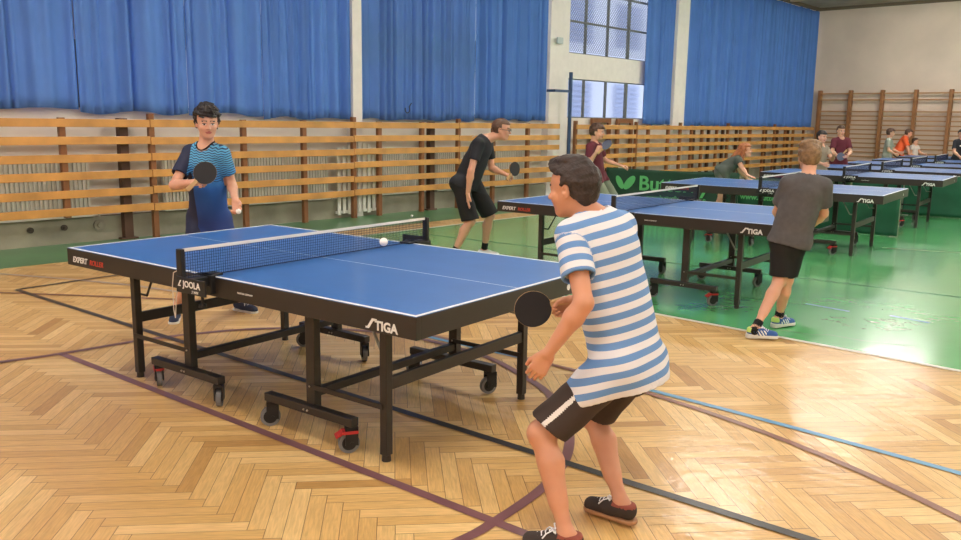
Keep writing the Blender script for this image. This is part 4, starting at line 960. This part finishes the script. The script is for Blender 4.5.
# 1 ---- boy in the striped T-shirt
B1 = (0.45, 2.92)
J1 = dict(head=(-.112, .190, 1.297), shL=(-.122, .068, 1.140), shR=(.088, .270, 1.150), elL=(-.088, -.085, .925), wrL=(-.205, -.060, .735), elR=(.075, .30, .88), wrR=(-.060, .490, .812),
          hipL=(.060, .050, .655), hipR=(.170, .200, .640), ankL=(-.125, -.120, .080), ankR=(.115, .125, .085))
def shoe1(q): m = np.zeros(len(q), int); m[(q[:, 2] > .072) & (q[:, 0] < .03)] = 1; return m
make_person('boy in a blue and white striped T-shirt and dark shorts, nearest to us', B1, J1, 1.52, (-.80, .60), (-.84, .54, -.10), (-.08, .05, 1), g=1.0, gt=1.28, skin=M_skin2,
            hair=dict(mat=M_hbrown, t=.055, line=.27, curl=.012, freq=24, nape=-.42, top=1.3, fringe=.13, stretch=.7, blobs=[((0, .05, .50), (.22, .34, .09)), ((.1, .32, .36), (.16, .14, .09))]),
            top=dict(mats=[M_stripe], sleeve=.62, len=.095, flare=.022, gap=.016, fold=.006, neck=1.0, vneck=0, belly=.004), bottom=dict(mats=[M_shortbrown, M_strip], len=.90, flare=.018, gap=.018, fold=.006, stripe='L', sx=.0),
            shoes=dict(mats=[M_shoebrown, mat('reddish_shoe_lining', (140, 72, 58), .8)], sole=M_gum, lace=M_lace, paint=shoe1, sole_t=.018, size=1.03), hands=dict(L=('relax', (-.45, .12, -.85), (.15, .95, .05), (-.8, .2, .3)), R=('grip', (-.62, .20, -.45), (.15, -.85, -.2), (-.6, 0, .8))),
            toes=dict(L=(-.82, .25, 0), R=(-.80, .62, 0)), res=.0065, poleL=(-.85, .3, .3), poleR=(-.5, 1, .1))
paddle((0.222, 3.40, 0.772), (.05, -1, .12), (1, .0, .28), 'black-faced bat held by the boy in the striped T-shirt', .075)

# 2 ---- player in the blue sports shirt
B2 = (-2.12, 6.34)
J2 = dict(head=(.113, -.19, 1.492), shR=(-.052, -.09, 1.272), shL=(.203, -.155, 1.271), elR=(-.120, -.27, 1.045), wrR=(.062, -.410, 1.076), elL=(.235, -.06, 1.050), wrL=(.300, -.19, .935),
          hipR=(-.045, .03, .765), hipL=(.105, -.01, .765), ankR=(-.22, -.10, .08), ankL=(.19, .22, .08))
def collar(o, d):
    m = MB(); c = d['neck0'] + d['up'] * .035; L, F_, U_ = d['lat'], d['fr'], d['up']; pts = [Vector(c + L * .066 * math.cos(a) + F_ * (.058 * math.sin(a) + .012) - U_ * (.045 * max(0, math.sin(a)) ** 2 - .008)) for a in [2 * math.pi * i / 28 for i in range(29)]]
    m.path(pts, .006, 8); m.build('collar', M_blackcloth, o)
make_person('player in a blue sports shirt with curly black hair, behind the nearest table', B2, J2, 1.70, (.50, -.86), (.42, -.90, -.12), g=.90, gt=1.0, skin=M_skin,
            hair=dict(mat=M_hblack, t=.095, line=.25, curl=.034, freq=19, nape=-.16, top=1.6, fringe=.16, stretch=1.0, blobs=[((0, .1, .50), (.30, .32, .12)), ((.28, -.05, .28), (.12, .25, .16)), ((-.28, -.05, .28), (.12, .25, .16))]),
            top=dict(mats=[M_sport], sleeve=.68, len=.15, flare=.02, gap=.016, fold=.005, extra=[collar]), bottom=dict(mats=[M_blackcloth], len=.85, flare=.03), shoes=dict(mats=[M_shoenavy], lace=M_lace, sole_t=.02),
            socks=dict(mat=M_blacksock, h=.02), hands=dict(R=('grip', (.75, -.45, .15), (.25, .55, -.7), (.4, -.2, .9)), L=('ball', (.25, -.45, -.8), (-.2, -.75, .35), (.9, .1, .2))), toes=dict(R=(.25, -1, 0), L=(.85, -.5, 0)), res=.0085)
paddle((-1.947, 5.88, 1.150), (.25, -.95, .12), (-.75, -.15, -.75), 'black-faced bat held up by the player in the blue shirt', .077)
ball((-1.775, 6.06, .862), 'white ball held in the left hand of the player in the blue shirt')

# 3 ---- player in black
B3 = (-0.11, 9.25)
J3 = dict(head=(.318, -.05, 1.443), shR=(.065, -.17, 1.290), shL=(.165, .15, 1.290), elR=(-.009, -.25, 1.007), wrR=(-.040, -.21, .760), elL=(.22, .17, 1.01), wrL=(.36, .08, .96), hipR=(-.13, -.10, .855), hipL=(.0, .10, .855), ankR=(-.197, -.15, .08), ankL=(.147, .20, .08))
r3, _ = make_person('player in black T-shirt and shorts with glasses, leaning forward, hand on thigh', B3, J3, 1.73, (.93, -.1), (.97, -.25, -.08), (.12, 0, 1), g=.95, gt=1.12, skin=M_skin, hair=dict(mat=M_hshort, t=.05, line=.27, curl=.006, freq=40, nape=-.2, top=1.0, sides=False),
            top=dict(mats=[M_blacktee], sleeve=.62, len=.05, gap=.015, fold=.005), bottom=dict(mats=[M_blackcloth], len=.98, flare=.03, gap=.025, fold=.006), shoes=dict(mats=[M_shoewhite], sole_t=.022), socks=dict(mat=M_blacksock, h=.09),
            hands=dict(R=('spread', (.0, -.05, -1), (.9, .3, .1), (.5, -.9, 0)), L=('grip', (.8, .25, -.2), (.1, .3, -.9), (.5, -.2, .8))), toes=dict(R=(.9, -.4, 0), L=(1, -.1, 0)), res=.010)
# his glasses
m = MB(); hc = Vector((.318, -.05, 1.443)); f_ = Vector((.97, -.25, -.08)).normalized(); u_ = Vector((.12, 0, 1)); u_ = (u_ - f_ * u_.dot(f_)).normalized(); l_ = u_.cross(f_); e0 = hc + f_ * .092 + u_ * .004
for s in (1, -1):
    c = e0 + l_ * .031 * s; pts = [c + l_ * .025 * math.cos(a) + u_ * .018 * math.sin(a) for a in [2 * math.pi * i / 16 for i in range(17)]]; m.path(pts, .0022, 6); m.path([c + l_ * .025 * s, hc + l_ * .079 * s + f_ * .0 + u_ * .004], .0022, 6)
m.path([e0 + l_ * .006, e0 - l_ * .006], .0022, 6); m.build('glasses', mat('dark_glasses_frame', (30, 26, 26), .3), r3)
# white print on his back and chest
MB().poly([(.035 * math.cos(a), .018 * math.sin(a)) for a in [2 * math.pi * i / 16 for i in range(16)]], 0, .003).build('shirt_print', M_print, r3).matrix_local = frame((.020, -.09, 1.372), (.75, -.1, .4), (-.2, -.75, .3), (-.45, -.2, .9))
paddle((0.36, 9.30, 1.017), (.66, -.7, .1), (-.75, 0, -.55), 'black bat held low by the player in black', .077)

# 4 ---- boy in maroon behind the second table
B4 = (1.68, 12.05)
J4 = dict(head=(-.050, -.05, 1.398), shR=(-.160, -.15, 1.195), shL=(-.002, .10, 1.195), elR=(-.19, -.28, .96), wrR=(-.095, -.36, 1.13), elL=(.10, .16, 1.0), wrL=(.311, .05, .93), hipR=(-.08, -.08, .78), hipL=(.03, .08, .78), ankR=(-.08, -.10, .08), ankL=(.10, .12, .08))
make_person('boy in a maroon polo shirt with curly brown hair, behind the second table', B4, J4, 1.66, (.9, -.35), (.92, -.35, -.1), g=.9, hair=dict(mat=M_hmid, t=.08, line=.24, curl=.02, freq=22, nape=-.22, top=1.3, fringe=.12),
            top=dict(name='polo_shirt', mats=[M_maroon_c], sleeve=.7, len=.09), bottom=dict(mats=[M_olive], len=.9), shoes=dict(mats=[M_shoewhite]), hands=dict(R=('grip', (.4, -.1, .8), (.6, .5, 0), (0, -.7, .7)), L=('half', (1, -.2, -.1), (0, 0, -1), (.2, -1, .2))), res=.012)
paddle((1.72, 11.66, 1.235), (.5, .55, -.5), (-.6, .1, -.8), 'grey bat held by the boy in maroon', .077, M_grey_rubber, M_grey_rubber)

# 5 ---- red-haired girl leaning on the third table
B5 = (3.80, 12.78)
J5 = dict(head=(.18, -.05, 1.150), shR=(.05, -.16, 1.000), shL=(.10, .14, 1.020), elR=(.10, -.24, .880), wrR=(.13, -.36, .805), elL=(.20, .20, .82), wrL=(.33, .20, .70), hipR=(-.13, -.06, .83), hipL=(-.13, .12, .83), ankR=(-.20, -.08, .075), ankL=(-.14, .12, .075))
make_person('red-haired girl in a grey-green top bending forward behind the third table', B5, J5, 1.52, (.95, -.2), (.92, -.25, .12), (0, 0, 1), g=.95, hair=dict(mat=M_hred, t=.07, line=.24, curl=.015, freq=20, nape=-.35, top=1.1, long=[((0, -.25, .1), (-.05, -.95, -.50), .28, .20), ((.15, -.15, -.0), (.20, -.45, -.85), .18, .12), ((-.18, -.12, -.0), (-.27, -.42, -.95), .20, .12)]),
            top=dict(name='top', mats=[M_darkgreen], sleeve=.35, len=.06), bottom=dict(mats=[mat('grey_shorts_cloth', (112, 112, 108), .85)], len=.5), shoes=dict(mats=[M_shoewhite]), hands=dict(R=('spread', (.5, -.6, -.2), (0, 0, -1), (1, .6, 0))), res=.012)

# 6 ---- boy in the grey T-shirt seen from behind
B6 = (2.19, 6.11)
J6 = dict(head=(.206, .05, 1.308), shL=(.050, .0, 1.125), shR=(.290, -.05, 1.112), elL=(.033, .14, .900), wrL=(.166, .29, .77), elR=(.335, .02, .905), wrR=(.29, .19, .765), hipL=(.035, .01, .705), hipR=(.140, -.02, .705), ankL=(-.172, -.19, .085), ankR=(.119, .16, .085), knL=(.045, .01, .40), knR=(.115, .05, .40))
def shoe6(q):
    m = np.zeros(len(q), int); st = (q[:, 0] > .0) & (q[:, 0] < .085) & (np.mod(q[:, 0] + q[:, 2] * .7, .026) < .012) & (np.abs(q[:, 1]) > .02) & (q[:, 2] < .07); m[st] = 1; m[(q[:, 0] < -.03) & (q[:, 2] > .045)] = 2; return m
make_person('boy in a charcoal grey T-shirt and black shorts, seen from behind', B6, J6, 1.54, (.40, .91), (.15, .95, -.22), g=.95, gt=1.05, skin=M_skin, hair=dict(mat=M_hlight, t=.065, line=.26, curl=.014, freq=26, nape=-.38, top=1.3, fringe=.12, stretch=.6, blobs=[((0, -.05, .52), (.30, .32, .10)), ((.2, -.2, .42), (.18, .2, .12)), ((-.2, -.1, .44), (.18, .2, .10))]),
            top=dict(mats=[M_greytee], sleeve=.70, len=.04, flare=.012, gap=.018, fold=.006, vneck=0), bottom=dict(mats=[M_blackcloth], len=.88, flare=.014, gap=.015), shoes=dict(mats=[M_shoeblue, M_shoewhite, M_lime], sole_t=.028, wedge=1, paint=shoe6, lace=M_lace), socks=dict(mat=M_blacksock, h=.06),
            hands=dict(L=('half', None, None, None), R=('relax', None, None, None)), toes=dict(L=(.93, -.15, 0), R=(.75, .35, 0)), res=.0085, ikleg=False)

# 7-12 ---- the far players
far = [
 ('woman in a maroon T-shirt holding a grey-blue bat, before the wall bars', (7.57, 17.5), dict(head=(-.157, 0, 1.437), shR=(-.273, 0, 1.231), shL=(.0, 0, 1.236), elR=(-.34, -.10, .99), wrR=(-.27, -.28, .93), elL=(.03, -.12, 1.00), wrL=(-.08, -.28, .95), hipR=(-.20, .05, .80), hipL=(-.05, .05, .80), ankR=(-.24, 0, .08), ankL=(0, 0, .08)), 1.66, (0.1, -1), (.1, -.98, -.1), dict(mat=M_hmid, t=.03, line=.24, curl=.005, nape=-.2), dict(mats=[M_maroon_c], sleeve=.65, len=.08), dict(name='trousers', mats=[M_olive], len=1.5)),
 ('dark-haired boy partly hidden behind the head of the boy in grey', (6.32, 15.5), dict(head=(-.09, 0, 1.336), shR=(-.22, -.1, 1.119), shL=(.04, .1, 1.117), elR=(-.30, -.22, .907), wrR=(-.18, -.38, .86), elL=(.10, -.08, .93), wrL=(.06, -.26, 1.03), hipR=(-.15, -.03, .72), hipL=(-.02, .06, .72), ankR=(-.16, -.03, .08), ankL=(0, .06, .08)), 1.55, (.4, -.9), (.4, -.9, -.1), dict(mat=M_hblack, t=.07, line=.24, curl=.012, nape=-.25), dict(mats=[mat('beige_tee_cloth', (150, 138, 122), .9)], sleeve=.6, len=.08), dict(mats=[M_blackcloth], len=.85)),
 ('boy in a pale grey-green T-shirt left of the person in orange', (10.72, 22.05), dict(head=(-.095, -.05, 1.378), shR=(-.19, -.14, 1.173), shL=(-.02, .10, 1.170), elR=(-.19, -.22, .93), wrR=(-.05, -.27, .85), elL=(.08, .13, .95), wrL=(.22, .05, .88), hipR=(-.17, -.08, .76), hipL=(-.08, .06, .76), ankR=(-.16, -.08, .08), ankL=(-.02, .08, .08)), 1.56, (.9, -.3), (.9, -.35, -.15), dict(mat=M_hmid, t=.08, line=.24, curl=.012, nape=-.28), dict(mats=[M_greygreen], sleeve=.7, len=.09), dict(mats=[M_greygreen], len=.9)),
 ('person in a bright orange T-shirt bending forward at the far end', (12.12, 24.2), dict(head=(.08, 0, 1.36), shR=(-.07, -.12, 1.19), shL=(.06, .18, 1.19), elR=(.0, -.20, .93), wrR=(.06, -.22, .72), elL=(.16, .22, .95), wrL=(.25, .15, .75), hipR=(-.20, -.08, .82), hipL=(-.16, .10, .82), ankR=(-.16, -.08, .08), ankL=(-.08, .1, .08)), 1.72, (.9, -.3), (.9, -.35, -.3), dict(mat=M_hmid, t=.05, line=.24, curl=.008, nape=-.25), dict(mats=[M_orange], sleeve=.7, len=.09, gap=.02), dict(mats=[M_navycloth], len=.85)),
 ('small girl in a white top with brown hair, right of the person in orange', (12.70, 24.6), dict(head=(-.08, 0, 1.12), shR=(-.20, -.04, .965), shL=(.01, .04, .967), elR=(-.24, -.12, .78), wrR=(-.16, -.24, .70), elL=(.06, -.06, .80), wrL=(.12, -.20, .76), hipR=(-.15, 0, .64), hipL=(-.03, 0, .64), ankR=(-.15, -.02, .07), ankL=(-.03, .02, .07)), 1.30, (.5, -.85), (.7, -.7, -.1), dict(mat=M_hmid, t=.06, line=.24, curl=.01, nape=-.5), dict(name='top', mats=[M_offwhite], sleeve=.5, len=.09), dict(mats=[mat('maroon_skirt_cloth', (120, 60, 70), .85)], len=.7)),
 ('youth in a black T-shirt with white print at the right edge of the photo', (11.93, 20.8), dict(head=(-.09, .1, 1.387), shR=(-.21, .1, 1.190), shL=(.05, .1, 1.195), elR=(-.28, 0, .95), wrR=(-.22, -.16, .84), elL=(.10, 0, .96), wrL=(.02, -.16, .84), hipR=(-.16, .1, .78), hipL=(-.01, .1, .78), ankR=(-.18, .05, .08), ankL=(.02, .08, .08)), 1.6, (-.2, -1), (-.3, -.95, -.1), dict(mat=M_hblack, t=.05, line=.24, curl=.008, nape=-.25), dict(mats=[M_blacktee], sleeve=.7, len=.08), dict(mats=[M_blackcloth], len=.85)),
]
fr_ = []
for lab, b, J_, H_, F_, HF_, hr, tp, bt in far:
    r_, _ = make_person(lab, b, J_, H_, F_, HF_, hair=hr, top=tp, bottom=bt, shoes=dict(mats=[M_shoewhite]), hands=dict(R=('half', None, None, None), L=('half', None, None, None)), res=.014); fr_.append(r_)
MB().poly([(.10 * (1 if i % 2 else .55) * math.cos(i * math.pi / 5), .08 * (1 if i % 2 else .55) * math.sin(i * math.pi / 5)) for i in range(10)], 0, .003).build('shirt_print', M_print, fr_[5]).matrix_local = frame((-.10, -.055, 1.10), (.98, -.1, 0), (0, 0, 1), (-.1, -.99, 0))
paddle((7.30, 17.13, .925), (0, -1, .1), (.5, -.1, .6), 'grey-blue bat held by the woman in maroon', .08, M_grey_rubber, M_rubber_r)
